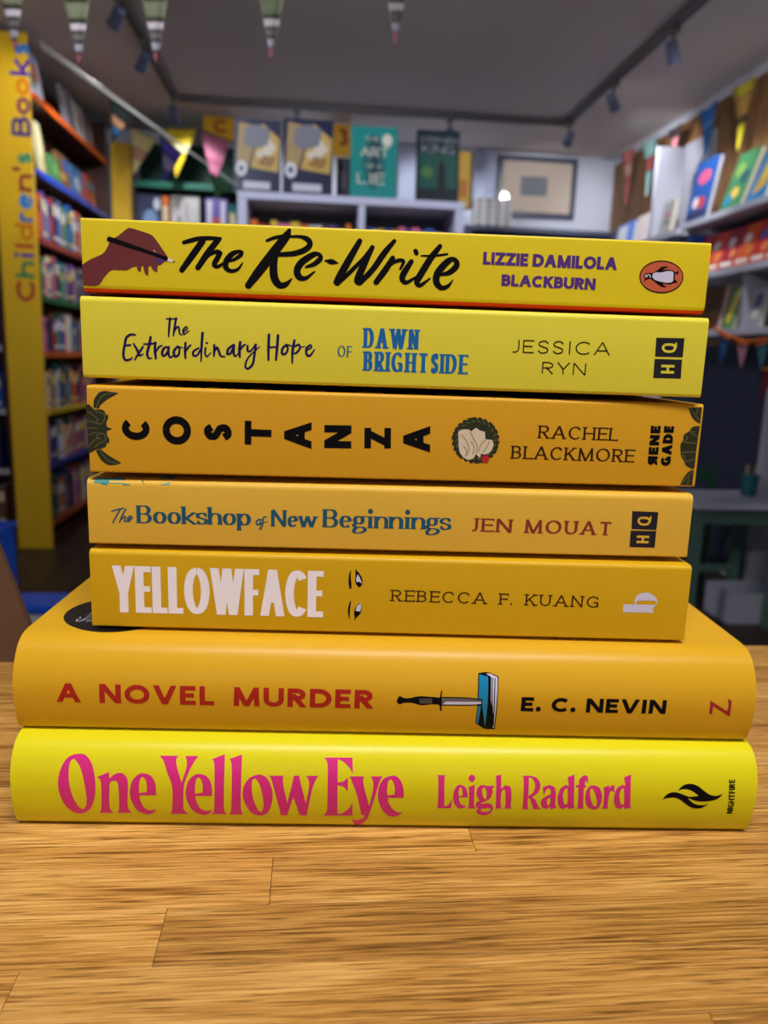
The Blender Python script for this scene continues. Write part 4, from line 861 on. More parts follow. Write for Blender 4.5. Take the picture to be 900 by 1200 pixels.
shelves = [(1.165, 'orange', (216, 92, 26)), (.828, 'blue', (36, 70, 190)), (.51, 'red', (150, 40, 30)), (.235, 'green', (30, 96, 56)), (-.035, 'tangerine', (206, 92, 40)), (-.325, 'yellow', (206, 172, 40)), (-.60, 'indigo', (40, 50, 140)), (-.90, 'rust', (150, 70, 30))]
for z, nm, col in shelves:
    sb = MB().box(.012, .175, 0, cbY1-cbY0, EYE+z-.022, EYE+z).build('shelf', dk, kc)
    MB().box(.1751, .19, 0, cbY1-cbY0, EYE+z-.026, EYE+z+.002).build('shelf_edge', cmat(col, .4), sb)
# the column sign, read from the floor up
ss = Surf(Matrix.Translation((cbX0, cbY0, 0)), lambda v: -.02)
SC_ = [(176, 44, 40), (40, 130, 80), (60, 50, 150), (190, 60, 40), (206, 120, 20), (50, 100, 170), (30, 130, 200), (150, 40, 50), (150, 40, 50), (30, 140, 100), (44, 40, 110), (120, 40, 80), (214, 120, 16), (70, 40, 140), (20, 120, 200)]
txt = "Children's Books"; ci = 0
for i, ch in enumerate(txt):
    if ch == ' ': continue
    p = Print(ss, 4e-4)
    text(p, txt, (41.5, 354), (33.5, 50), (19.5, 353), T=.20, track=.10, xh=.70, space=.42, only=i)
    p.build('sign_letter', cmat(SC_[ci], .4), kc); ci += 1
cols = list(NAMED)
for si, (z, nm, col) in enumerate(shelves):
    y = cbY0+.05; z0 = EYE+z+.0005
    if si < 2: continue
    hmax = shelves[si-1][0]-z-.05
    while y < 5.0:
        t = rnd.uniform(.028, .055); h = rnd.uniform(.72, .97)*min(hmax, .25)
        cn = rnd.choice(['red', 'blue', 'navy', 'purple', 'teal', 'white', 'cream', 'green', 'pink', 'grey', 'black', 'brown', 'orange'])
        spine_book((cbX1-.017, y+t/2, z0), R(90), t-.002, h, .145, cn, 'on the %s edged shelf of the rainbow bookcase' % nm, 'books on the %s edged shelf' % nm); y += t
# face-out picture books on the two upper shelves
def leanbook(y, z, w_, h, col, label, art, x=-1.372): face_book((x, y, EYE+z+.001), R(90), w_, h, col, label, art, .14, .02)
leanbook(4.30, 1.165, .20, .235, (206, 210, 226), 'white picture book with red and green blotches on the orange edged shelf', [((190, 90, 84), disc(.6, .62, .22)), ((96, 130, 80), disc(.35, .4, .16)), ((220, 190, 120), disc(.3, .7, .14)), ((110, 150, 200), rect(.1, .86, .9, .96))])
leanbook(4.86, 1.165, .19, .24, (150, 140, 150), 'grey picture book with pale stripes on the orange edged shelf', [((196, 186, 186), rect(.1, .1, .3, .9)), ((120, 100, 110), rect(.45, .05, .6, .95))])
leanbook(5.08, 1.165, .17, .22, (206, 200, 196), 'off-white picture book with pink blob on the orange edged shelf', [((190, 130, 130), disc(.5, .6, .2)), ((230, 228, 232), rect(.1, .05, .9, .3))])
leanbook(5.28, 1.165, .15, .20, (120, 96, 90), 'taupe picture book leaning at the end of the orange edged shelf', [((214, 196, 190), disc(.5, .5, .25))])
leanbook(4.36, .828, .09, .27, (206, 196, 150), 'tall narrow cream picture book on the blue edged shelf', [((176, 160, 110), rect(.2, .1, .8, .4))])
leanbook(4.46, .828, .15, .13, (70, 120, 70), 'small green picture book lying open faced on the blue edged shelf', [((110, 160, 90), disc(.5, .5, .25))], -1.345)
leanbook(4.72, .828, .20, .20, (130, 90, 60), 'brown picture book with blue patch on the blue edged shelf', [((40, 110, 180), disc(.7, .75, .2)), ((196, 150, 90), rect(.1, .3, .6, .5))])
leanbook(4.98, .828, .22, .19, (60, 110, 160), 'blue picture book with orange and white blobs on the blue edged shelf', [((190, 200, 214), disc(.4, .5, .22)), ((190, 80, 50), disc(.8, .3, .16))])
leanbook(5.26, .828, .18, .20, (150, 60, 44), 'rust picture book with teal band on the blue edged shelf', [((80, 130, 150), rect(0, .6, 1, .8)), ((216, 120, 90), disc(.5, .3, .2))])
# yellow post at the far end
yp = onY(128, 150, 5.46).x; yq = onY(152, 150, 5.46).x
tag(MB().box(yp, yq, 5.465, 5.50, 0, 2.34).build('yellow_post', yel, bevel=.003), 'plain yellow upright post beyond the rainbow bookcase', 'post')
# bookcase in the left corner with pale shelf edges
lc = tag(empty('bookcase', (-2.55, 4.16, 0)), 'brown bookcase with pale shelf edges beside the yellow lettered panel', 'bookcase')
MB().box(0, .02, 0, .25, 0, 2.3).box(.985, 1.005, 0, .25, 0, 2.3).build('side_panel', dk, lc); MB().box(.02, .985, .235, .25, 0, 2.3).build('back_panel', dk, lc)
for z in (1.25, .92, .6, .3, -.01, -.33, -.64, -.95):
    s_ = MB().box(.02, .985, .0, .235, EYE+z-.025, EYE+z).build('shelf', dk, lc); MB().box(.02, .985, -.008, -.0005, EYE+z-.027, EYE+z+.001).build('shelf_edge', cmat((170, 166, 172), .5), s_)
    x = -1.80
    while x < -1.618:
        t = rnd.uniform(.025, .045); cn = rnd.choice(['purple', 'white', 'navy', 'brown', 'grey', 'blue', 'cream', 'red'])
        spine_book((x+t/2, 4.175, EYE+z+.0005), 0, t-.002, rnd.uniform(.17, .24), .15, cn, 'in the brown bookcase with pale shelf edges', 'books in the brown corner bookcase'); x += t

# ---------------------------------------------------------------- shelf unit against the back wall, left
BY = 5.42; X0, X1 = yq+.01, -.42
bu = tag(empty('shelf_unit', (X0, BY, 0)), 'dark shelf unit with green top shelf against the back wall', 'shelving')
gz = onY(200, 217, BY).z; grn = mat('green_board', (16, 104, 84), .5)
MB().box(0, X1-X0, 0, .26, gz-.018, gz+.02).build('green_shelf', grn, bu); MB().box(0, X1-X0, .26, .28, 0, gz).build('back_panel', dk, bu)
MB().box(0, X1-X0, .24, .259, gz+.0201, gz+.30).build('green_back_board', mat('dark_green_board', (10, 62, 52), .6), bu)
for x in (0, X1-X0-.02): MB().box(x, x+.02, 0, .259, 0, gz-.0185).build('upright', dk, bu)
for z in (.36, .66, .96, 1.26, 1.57): MB().box(.021, X1-X0-.021, .005, .258, EYE+.55+(z-1.57)-.02, EYE+.55+(z-1.57)).build('shelf', dk, bu)
sz = EYE+.55+.001
hgt = gz-.018-sz-.03
def bbook(xa, xb, col, label, art, h=hgt): 
    a = onY(xa, 240, BY-.0).x; b = onY(xb, 240, BY).x; face_book(((a+b)/2, BY+.035, sz), 0, b-a, h, col, label, art, .08, .02)
bbook(159, 188, (44, 52, 84), 'navy picture book with pale moon disc under the green shelf', [((196, 200, 214), disc(.78, .86, .14, .09)), ((110, 140, 180), disc(.5, .62, .3, .16)), ((70, 80, 120), rect(.1, .3, .9, .4))])
bbook(199, 232, (208, 204, 204), 'white speckled book under the green shelf', [((150, 146, 150), rect(.2, .3, .35, .7)), ((176, 172, 176), rect(.5, .4, .6, .9))])
bbook(239, 265, (92, 84, 168), 'violet book with white stripes and red spot under the green shelf', [((216, 206, 226), rect(.08, .4, .3, .95)), ((216, 206, 226), rect(.7, .4, .92, .95)), ((190, 60, 50), disc(.5, .62, .2, .1))])
a = onY(193, 240, BY).x; spine_book((a, BY+.02, sz), 0, .04, hgt*.96, .15, 'orange', 'under the green shelf', 'spine between face-out books')
a = onY(272, 240, BY).x; spine_book((a, BY+.02, sz), 0, .045, hgt*.9, .15, 'teal', 'under the green shelf', 'spine between face-out books')
tmw = cmat((120, 120, 124), .5)
# yellow sign boards above
def sign(xa, xb, ya, yb, ch, label, cpx):
    A = onY(xa, ya, 5.30); B = onY(xb, yb, 5.30); o = tag(empty('sign_board', ((A.x+B.x)/2, 5.30, B.z)), label, 'sign')
    MB().box(A.x-(A.x+B.x)/2, B.x-(A.x+B.x)/2, 0, .02, 0, A.z-B.z).build('board', mat('sign_yellow', (232, 178, 24), .45), o)
    for sg in (-1, 1): MB().tube([(sg*(B.x-A.x)*.4, .01, A.z-B.z), (sg*(B.x-A.x)*.4, .01, CZ-B.z)], .002, 6).build('hanging_wire', tmw, o)
    sf = Surf(Matrix.Translation(o.location)); p = Print(sf, 5e-4); text(p, ch, *cpx, T=.24); p.build('sign_letter', cmat((168, 52, 20), .5), o)
sign(238, 276, 135, 166, 'C', 'yellow sign board with a red letter C above the green shelf', ((251, 155.5), (266, 156), (251, 140)))
sign(388, 412, 144, 184, '3', 'yellow sign board with a dark red numeral above the white cube unit', ((396, 171), (408, 171.3), (396, 150)))

# ---------------------------------------------------------------- white cube unit with books on top
CY = 3.0; cx0 = onY(278, 225, CY).x; cx1 = onY(545, 238, CY).x; cz = onY(410, 230, CY).z
wl = mat('lavender_white_laminate', (196, 198, 226), .45)
cu = tag(empty('cube_unit', (cx0, CY, 0)), 'pale lavender-white cube shelving unit behind the book stack', 'shelving'); W = cx1-cx0; D_ = .30; th = .034
MB().box(0, W, 0, D_, cz-.027, cz).build('top_panel', wl, cu, bevel=.002)
for x in (0, W-th): MB().box(x, x+th, .001, D_, 0, cz-.0272).build('side_panel', wl, cu, bevel=.002)
dx = onY(424, 250, CY).x-cx0
MB().box(dx-.012, dx+.012, .004, D_, .03, cz-.0272).build('divider', wl, cu); MB().box(th, W-th, D_-.01, D_, 0, cz-.0272).build('back_panel', mat('grey_back_panel', (110, 108, 118), .6), cu)
for k in range(5):
    for a, b in ((th+.0005, dx-.0125), (dx+.0125, W-th-.0005)): MB().box(a, b, .004, D_-.0105, cz-.36-k*.30, cz-.335-k*.30).build('shelf', wl, cu)
bz = cz-.335
for a, b, side in ((th+.01, dx-.02, 'left'), (dx+.02, W-th-.01, 'right')):
    x = a
    while x < b-.03:
        t = rnd.uniform(.018, .036); cn = rnd.choice(['red', 'yellow', 'white', 'orange', 'blue', 'pink', 'purple', 'black', 'cream'])
        spine_book((cx0+x+t/2, CY+.02, bz+.0005), 0, t-.0015, rnd.uniform(.222, .243), .16, cn, 'in the top row of the white cube unit', 'books in the white cube unit'); x += t
def topbook(xa, xb, ya, yb, col, label, art, y=CY+.06, tilt=.10, grp=None):
    A = onY(xa, yb, y); B = onY(xb, ya, y); h = B.z-cz
    return face_book(((A.x+B.x)/2, y, cz+.0005), 0, B.x-A.x, h/math.cos(tilt), col, label, art, tilt, .024, name='display_book', grp=grp)
gold = [((160, 134, 88), [(.05, .3), (.3, .35), (.55, .9), (.1, .95)]), ((186, 156, 84), [(.35, .35), (.95, .3), (.98, .75), (.6, .95)]), ((206, 196, 180), [(.45, .55), (.62, .42), (.92, .62), (.75, .75), (.6, .6)]), ((150, 110, 60), [(.5, .4), (.8, .36), (.9, .5), (.62, .52)]), ((116, 118, 132), [(.2, .66), (.4, .6), (.72, .66), (.78, .86), (.5, .93), (.24, .88)]), ((206, 206, 214), disc(.16, .33, .12, .105)), ((60, 60, 110), disc(.16, .33, .05, .045)), ((190, 190, 206), rect(.2, .06, .78, .16))]
g2 = 'matching navy and gold books on the white cube unit'
for xa, xb, nb_ in ((274, 329, 'beside the pink flag'), (331, 391, 'next to the teal book')):
    topbook(xa, xb, 140, 223, (26, 30, 66), 'navy and gold book with white badge on the cube unit, '+nb_, gold, grp=g2)
tb = topbook(410, 467, 149, 230, (24, 132, 130), 'teal book with white capitals standing on the white cube unit', [((24, 100, 104), disc(.5, .52, .24, .38)), ((206, 206, 190), disc(.78, .82, .11, .09)), ((30, 62, 74), [(.42, .3), (.62, .3), (.6, .85), (.45, .85)])])
kb = topbook(487, 541, 153, 232, (14, 30, 40), 'black and green book with grey capitals standing on the white cube unit', [((16, 74, 64), rect(.06, .2, .94, .68)), ((70, 110, 60), disc(.25, .42, .14, .08)), ((8, 18, 24), [(.5, .2), (.7, .2), (.66, .5), (.58, .62), (.52, .5)])])
def cover_text(o, w_, h, items):
    for s, z, x0, x1, hh, col in items:
        p = Print(Surf(Matrix.Identity(4)), .0022); sf = p.s
        class LS(Surf):
            def __init__(s_): s_.bands = 0
            def hit(s_, x, y): return Vector((x, y))
            def pt(s_, u, v, e): return Vector((u, -e, v))
        p = Print(LS(), .0022); text(p, s, ((x0-.5)*w_, z*h), ((x1-.5)*w_, z*h), ((x0-.5)*w_, (z+hh)*h), T=.14, t=.10, nib=.2, track=.12)
        p.build('cover_lettering', cmat(col, .4), o)
wT = (onY(467, 200, CY+.06)-onY(410, 200, CY+.06)).x; hT = onY(440, 149, CY+.06).z-cz
cover_text(tb, wT, hT, [('THE', .82, .3, .6, .06, (206, 206, 190)), ('ART', .60, .22, .80, .13, (214, 210, 196)), ('OF A', .44, .35, .65, .06, (206, 206, 190)), ('LIE', .22, .16, .74, .15, (214, 210, 196))])
wK = (onY(541, 200, CY+.06)-onY(487, 200, CY+.06)).x; hK = onY(513, 153, CY+.06).z-cz
cover_text(kb, wK, hK, [('STEPHEN', .84, .1, .9, .08, (130, 140, 150)), ('KING', .70, .14, .86, .11, (140, 150, 160))])
topbook(394, 416, 186, 228, (54, 56, 70), 'dark grey book half hidden behind the teal book on the cube unit', [((90, 90, 104), rect(.1, .3, .5, .7))], CY+.13)
topbook(530, 557, 178, 233, (226, 178, 60), 'yellow book with black spine edge standing behind the black and green book', [((30, 26, 24), rect(.86, 0, 1, 1)), ((206, 130, 40), rect(.2, .2, .7, .5))], CY+.13)

# ---------------------------------------------------------------- back wall right: pilaster, picture, bookcase top, gift bag
pm = mat('pilaster_paint', (176, 182, 208), .7)
for xa, xb, nm in ((467, 490, 'trim_1'), (560, 582, 'trim_2')):
    a = onY(xa, 190, 5.75).x; b = onY(xb, 190, 5.75).x; struct(MB().box(a, b, 5.74, 5.80, 0, CZ).build(nm, pm, bevel=.004))
A = onY(585, 181, 5.77); B = onY(672, 257, 5.77); fx = (A.x+B.x)/2
pf = tag(empty('framed_picture', (fx, 5.795, B.z)), 'grey framed picture with wide cream mount on the back wall', 'picture'); fw = (B.x-A.x)/2; fh = A.z-B.z; e = .032
fm = mat('pewter_frame', (72, 76, 92), .35)
MB().box(-fw, fw, -.03, 0, 0, e).box(-fw, fw, -.03, 0, fh-e, fh).box(-fw, -fw+e, -.03, 0, e, fh-e).box(fw-e, fw, -.03, 0, e, fh-e).build('frame', fm, pf)
MB().box(-fw+e, fw-e, -.012, -.002, e, fh-e).build('mount', cmat((214, 196, 178), .8), pf)
MB().box(-fw*.40, fw*.28, -.0135, -.0122, fh*.36, fh*.68).box(-fw*.3, fw*.1, -.0142, -.0136, fh*.42, fh*.5).build('image', cmat((128, 134, 140), .7), pf)
gg = mat('picture_glass_dark', (206, 200, 196), .05); 
gp = bpy.data.materials.new('picture_glass'); gp.use_nodes = True; nt = gp.node_tree; nt.nodes.remove(nt.nodes['Principled BSDF'])
tr = nt.nodes.new('ShaderNodeBsdfTransparent'); gl = nt.nodes.new('ShaderNodeBsdfGlossy'); gl.inputs['Roughness'].default_value = .03; mx = nt.nodes.new('ShaderNodeMixShader'); mx.inputs[0].default_value = .06
nt.links.new(tr.outputs[0], mx.inputs[1]); nt.links.new(gl.outputs[0], mx.inputs[2]); nt.links.new(mx.outputs[0], nt.nodes['Material Output'].inputs[0])
MB().box(-fw+e, fw-e, -.020, -.018, e, fh-e).build('glass', gp, pf)
tz = onY(640, 268, 5.42).z; bx0 = onY(548, 268, 5.42).x
tbk = tag(empty('tall_bookcase', (bx0, 5.42, 0)), 'dark blue-grey bookcase below the framed picture', 'bookcase'); slate = mat('slate_paint', (70, 74, 96), .55); BW = 2.05-bx0
MB().box(-.02, BW, -.01, .30, tz-.03, tz).build('top_panel', slate, tbk)
for x in (0, BW-.03): MB().box(x, x+.03, 0, .30, 0, tz-.0305).build('side_panel', slate, tbk)
MB().box(.03, BW-.03, .28, .30, 0, tz-.0305).build('back_panel', slate, tbk)
for k in range(6): MB().box(.0305, BW-.0305, 0, .279, .1+k*.29, .125+k*.29).build('shelf', slate, tbk)
# patterned bag standing on it
ga = onY(556, 240, 5.50); gb = onY(598, 272, 5.50)
bag = tag(empty('gift_bag', ((ga.x+gb.x)/2, 5.55, tz+.0005)), 'pale grey patterned paper bag on the dark bookcase beside the framed picture', 'bag'); gw = (gb.x-ga.x)/2; gh = onY(577, 232, 5.5).z-tz
MB().prism([(-gw, 0), (gw, 0), (gw*.94, gh), (-gw*.94, gh)], -.06, .06, axes=(0, 2, 1)).build('bag_body', cmat((168, 168, 170), .7), bag)
dots = MB()
for i in range(4):
    for j in range(5): x = -gw*.75+i*gw*.5; z = gh*(.12+j*.19); dots.prism([(x+.014*math.cos(t*1.047), z+.014*math.sin(t*1.047)) for t in range(6)], -.0612, -.0602, axes=(0, 2, 1))
dots.build('dot_pattern_print', cmat((120, 96, 96), .7), bag)['kind'] = 'stuff'
MB().tube([(-gw*.4, 0, gh), (-gw*.3, 0, gh+.06), (gw*.3, 0, gh+.06), (gw*.4, 0, gh)], .004).build('handle', cmat((150, 150, 150), .7), bag)

# ---------------------------------------------------------------- right-hand wall: brown panelling, white shelving, books
brw = wood('brown_wall_board', (98, 64, 34), (134, 94, 54), (164, 122, 76), .3, .6, ax=2); greyp = mat('grey_display_board', (148, 146, 156), .7); shm = mat('white_shelf_laminate', (176, 176, 190), .5)
WX = 2.15
pn = struct(empty('trim_3', (WX, 1.0, 0)))
for i in range(16): MB().box(-.018, 0, i*.298+.002, i*.298+.296, EYE+.12, 2.44).build('board', brw, pn)
low = struct(empty('trim_4', (WX, 1.0, 0)))
navyp = mat('dark_slate_board', (58, 62, 88), .7)
for i in range(8): MB().box(-.018, 0, i*.596+.001, i*.596+.595, .02, EYE+.118).build('panel', navyp, low)
FX = 1.82; YE = 3.93
su = tag(empty('wall_shelving', (FX, 1.6, 0)), 'white wall shelving with books on the brown panelled wall', 'shelving')
SZ = [.695, .435, .17]
for z in SZ: MB().box(0, WX-.0185-FX, 0, YE-1.6, EYE+z-.03, EYE+z).build('shelf', shm, su, bevel=.003)
YU = onX(768, 220, 1.85).y; UX = min(onY(799, 220, YU).x, WX-.02)
MB().box(1.85-FX, UX-FX, YU-1.6, YU-1.6+.03, 0.1, onY(785, 172, YU).z).build('upright', shm, su)
ym = onX(868, 340, FX).y
MB().box(.02, WX-.0185-FX, ym-1.6, ym-1.6+.025, EYE+.1705, EYE+.4045).build('divider', greyp, su)
for i, (a, b) in enumerate(((3.0, 3.45), (4.28, 4.72))):
    tag(MB().box(WX-.03, WX-.0185, a, b, EYE+.70, EYE+1.25).build('display_board', greyp), ('grey display board on brown panelling above the white shelf', 'grey display board on brown panelling beside the white upright')[i], 'board')
def wallbook(xa, xb, ya, yb, col, label, art, X, zb_, tilt=.15, t=.022):
    A = onX(xa, yb, X); B = onX(xb, ya, X); h = min(onX((xa+xb)/2, ya, X).z-zb_, .40)
    return face_book((X, (A.y+B.y)/2, zb_+.0005), R(-90), abs(A.y-B.y), h/math.cos(tilt), col, label, art, tilt, t)
s1z = EYE+.695
wallbook(803, 833, 188, 246, (36, 84, 160), 'blue picture book with pink lettering blob on the upper white shelf', [((206, 90, 130), disc(.5, .72, .3, .12)), ((190, 60, 70), disc(.6, .3, .2, .1)), ((226, 214, 210), disc(.35, .32, .14, .09)), ((40, 50, 90), rect(.05, .05, .95, .18))], 1.86, s1z)
wallbook(842, 872, 178, 236, (56, 110, 70), 'green picture book with leafy blotches on the upper white shelf', [((110, 140, 60), disc(.35, .7, .2, .12)), ((30, 70, 80), disc(.7, .55, .2, .12)), ((190, 160, 70), disc(.5, .3, .2, .1)), ((36, 120, 150), disc(.3, .2, .18, .1))], 1.88, s1z, .3)
wallbook(874, 900, 176, 230, (30, 130, 190), 'bright blue picture book with large yellow shape on the upper white shelf', [((226, 180, 50), [(.2, .15), (.8, .3), (.85, .8), (.4, .85)]), ((230, 200, 90), disc(.55, .55, .18, .12))], 1.88, s1z, .3)
s2z = EYE+.435
reds = [('red', (186, 44, 50)), ('scarlet', (206, 70, 50)), ('crimson', (150, 30, 60)), ('vermilion', (210, 84, 40))]
yy = 3.85; k = 0
while yy > 2.75:
    w_ = rnd.uniform(.11, .15); nm, col = reds[k % 4]; k4 = ('white', 'blue', 'green', 'yellow', 'cream')[(k//4) % 5]
    face_book((1.85, yy-w_/2, s2z+.0005), R(-90), w_, .19, col, '%s comic-like picture book with %s spots leaning on the middle white shelf' % (nm, k4), [({'white': (226, 220, 220), 'blue': (60, 100, 190), 'green': (60, 140, 70), 'yellow': (226, 190, 60), 'cream': (220, 200, 160)}[k4], disc(.35, .65, .22, .12)), ((216, 130, 60), disc(.7, .35, .2, .12)), ((226, 214, 200), rect(.1, .05, .9, .16))], .32, .02); yy -= w_+.008; k += 1
s3z = EYE+.17
wallbook(838, 846, 330, 384, (120, 36, 60), 'dark red book leaning on the lower white shelf', [], 1.86, s3z)
wallbook(846, 863, 336, 384, (70, 130, 60), 'green and yellow picture book on the lower white shelf', [((214, 180, 40), [(.1, .2), (.5, .1), (.95, .9), (.6, .95)])], 1.86, s3z, .2)
wallbook(873, 893, 340, 380, (150, 148, 160), 'grey picture book with dark patch on the lower white shelf', [((70, 72, 100), disc(.5, .7, .3, .2)), ((206, 200, 190), disc(.5, .35, .25, .12))], 1.86, s3z, .2)
a = 3.895; spine_book((1.85, a, s2z+.0005), R(-90), .05, .2, .2, 'blue', 'at the end of the middle white shelf', 'end book on the middle white shelf')
# farther bay: pale books on a lower shelf
fb = tag(empty('wall_shelf', (FX, 3.98, 0)), 'farther white wall shelf beyond the white upright', 'shelving'); fz = onX(760, 279, FX).z
MB().box(0, WX-.0185-FX, 0, 1.40, fz-.03, fz).build('shelf', shm, fb); MB().box(.1, WX-.02-FX, .2, .22, fz-.2, fz-.0305).build('bracket', shm, fb)
for xa, xb, ya, col, lb, art in ((720, 742, 262, (96, 130, 206), 'blue and white book on the farther wall shelf', [((226, 226, 236), rect(.1, .1, .6, .9))]), (743, 770, 250, (186, 178, 176), 'creamy white book with pink lines on the farther wall shelf', [((206, 170, 180), rect(.2, .2, .3, .8)), ((190, 190, 210), rect(.6, .1, .75, .9))]), (771, 787, 236, (180, 176, 174), 'tall white book with sketch of flowers on the farther wall shelf', [((130, 150, 110), disc(.5, .4, .25, .1)), ((190, 110, 120), disc(.5, .6, .2, .08))])):
    wallbook(xa, xb, ya, 277, col, lb, art, 1.88, fz, .12)

# ---------------------------------------------------------------- bunting
def line(pts, r, name, label, col, m=None): return tag(MB().tube(pts, r, 6).build(name, m or cmat(col, .8)), label, 'string')
WXp = 2.06
line([onX(708, 186, WXp), onX(742, 172, WXp), onX(800, 143, WXp), onX(850, 108, WXp), onX(900, 80, WXp), onX(960, 40, WXp)], .006, 'bunting_string', 'pale bunting tape along the top of the brown panelling', (190, 190, 196))
gw_ = None
for tl, tr_, tp, bands, lb in (((728, 179), (746, 173), (733, 238), [(.25, (214, 120, 110)), (.5, (222, 170, 150)), (1, (206, 110, 104))], 'salmon pink bunting flag on the brown panelling'),
                              ((752, 170), (773, 160), (757, 230), [(.3, (150, 196, 190)), (.55, (180, 90, 84)), (1, (160, 204, 200))], 'mint bunting flag with red motif on the brown panelling'),
                              ((783, 153), (801, 144), (787, 186), [(.35, (60, 44, 50)), (.75, (206, 130, 140)), (1, (50, 44, 50))], 'dark bunting flag with pink motif on the brown panelling'),
                              ((820, 131), (843, 117), (825, 187), [(.3, (30, 110, 180)), (.4, (70, 140, 200)), (1, (30, 104, 172))], 'bright blue bunting flag above the white shelf'),
                              ((858, 104), (889, 88), (864, 176), [(.18, (216, 196, 50)), (.5, (196, 150, 70)), (.62, (90, 70, 40)), (1, (214, 196, 44))], 'yellow bunting flag with brown figure above the white shelf')):
    pennant(onX(*tl, WXp-.015), onX(*tr_, WXp-.015), onX(*tp, WXp-.015), .0015, bands, lb, 'flags of the wall bunting')
line([onX(836, 384, 1.795), onX(855, 394, 1.795), onX(876, 401, 1.795), onX(905, 396, 1.795), onX(940, 380, 1.795)], .007, 'bunting_string', 'orange bunting tape slung below the lower white shelf', (206, 96, 30))
for tl, tr_, tp, col, lb in (((843, 389), (857, 395), (843, 426), (30, 90, 150), 'blue'), ((861, 398), (879, 402), (867, 431), (196, 130, 150), 'dusty pink'), ((884, 402), (903, 397), (891, 434), (60, 120, 130), 'teal'), ((893, 430), (915, 430), (890, 470), (110, 16, 30), 'dark red')):
    pennant(onX(*tl, 1.785), onX(*tr_, 1.785), onX(*tp, 1.785), .0015, [(.12, (206, 96, 30)), (1, col)], lb+' bunting flag hanging below the lower white shelf', 'flags below the shelf')
# tape from the lettered panel to the cube unit
Aq = Vector((-1.33, 4.08, onY(47, 52, 4.08).z)); Aq.x = onY(47, 52, 4.08).x; Bq = onY(280, 219, 3.02)
tp_ = MB(); n = 14
pts = [Aq.lerp(Bq, i/n) for i in range(n+1)]
for i, p_ in enumerate(pts): tp_.v += [tuple(p_+Vector((0, 0, .012*(1.1-i/n)))), tuple(p_-Vector((0, 0, .012*(1.1-i/n)))), tuple(p_+Vector((.002, .002, .012*(1.1-i/n)))), tuple(p_+Vector((.002, .002, -.012*(1.1-i/n))))]
for i in range(n):
    q = i*4; tp_.f += [[q, q+1, q+5, q+4], [q+2, q+6, q+7, q+3], [q, q+4, q+6, q+2], [q+1, q+3, q+7, q+5]]; tp_.m += [0]*4
tag(tp_.build('bunting_tape', cmat((206, 204, 200), .7)), 'white cotton tape slung from the lettered panel to the cube unit', 'string')
def on_line(px, dz=0):                                       # the tape point seen at pixel column px
    best = min((Aq.lerp(Bq, i/400) for i in range(401)), key=lambda q: abs(450+FPX*((q-EYEP).dot(RT))/((q-EYEP).dot(FW))-px)); return best
def px_depth(px, py, q): d = ray(px, py); return EYEP + d*((q-EYEP).dot(FW)/d.dot(FW))
for xa, xb, tip, bands, lb in ((128, 158, (131, 166), [(.3, (40, 50, 50)), (.55, (206, 150, 110)), (.75, (40, 100, 150)), (1, (36, 34, 40))], 'dark bunting flag with picture print on the white tape'),
                               (188, 218, (191, 212), [(.35, (52, 40, 120)), (.7, (110, 96, 130)), (1, (48, 36, 116))], 'purple bunting flag with pale disc on the white tape'),
                               (246, 272, (252, 232), [(.5, (34, 74, 44)), (1, (40, 86, 40))], 'dark green bunting flag on the white tape')):
    q0, q1 = on_line(xa), on_line(xb); pennant(q0-Vector((.004, .006, .019)), q1-Vector((.004, .006, .019)), px_depth(*tip, q0.lerp(q1, .2)), .0012, bands, lb, 'flags on the white tape')
# small flags on the green shelf unit
line([onY(152, 148, 5.28), onY(190, 151, 5.28), onY(235, 152, 5.28), onY(275, 168, 5.28)], .005, 'bunting_string', 'dark bunting string in front of the green back board', (60, 66, 60))
for tl, tr_, tp, bands, lb in (((153, 149), (184, 164), (156, 205), [(.4, (214, 200, 140)), (.6, (196, 150, 120)), (1, (210, 196, 140))], 'cream'), ((194, 150), (231, 152), (206, 209), [(.3, (226, 196, 40)), (.5, (214, 206, 150)), (1, (224, 190, 30))], 'yellow'), ((235, 154), (270, 166), (250, 218), [(.5, (204, 120, 150)), (1, (196, 108, 140))], 'pink')):
    pennant(onY(*tl, 5.255), onY(*tr_, 5.255), onY(*tp, 5.255), .0012, bands, lb+' bunting flag in front of the green back board', 'flags by the green board')
# ceiling bunting across the shop: the string runs above the frame
BYc = 2.0; tips = [(17, 62), (93, 78), (183, 76), (318, 72), (463, 53), (660, 6)]; S0 = []
for i, (px_, py_) in enumerate(tips):
    t = onY(px_, py_, BYc); wdt = .084; H = .20
    a = t+Vector((-wdt/2, .0, H)); b = t+Vector((wdt/2, 0, H)); S0 += [a, b]
    pennant(a, b, t, .001, [(.14, (80, 104, 86)), (.20, (116, 150, 140)), (.30, (156, 104, 104)), (.54, (80, 84, 60)), (.64, (160, 150, 154)), (.75, (80, 78, 72)), (.86, (140, 140, 150)), (1, (166, 88, 98))], 'slim printed ceiling bunting flag with pink tip hanging '+('before the yellow lettered panel', 'above the white tape', 'before the bookcase light track', 'above the two navy and gold books', 'above the teal book', 'above the framed picture')[i], 'flags on the ceiling string')
S0 = [S0[0]+Vector((-.5, 0, .12))]+S0+[S0[-1]+Vector((.5, 0, .2))]
line(S0, .003, 'bunting_string', 'thin pale ceiling bunting string strung across the shop', (200, 200, 200))

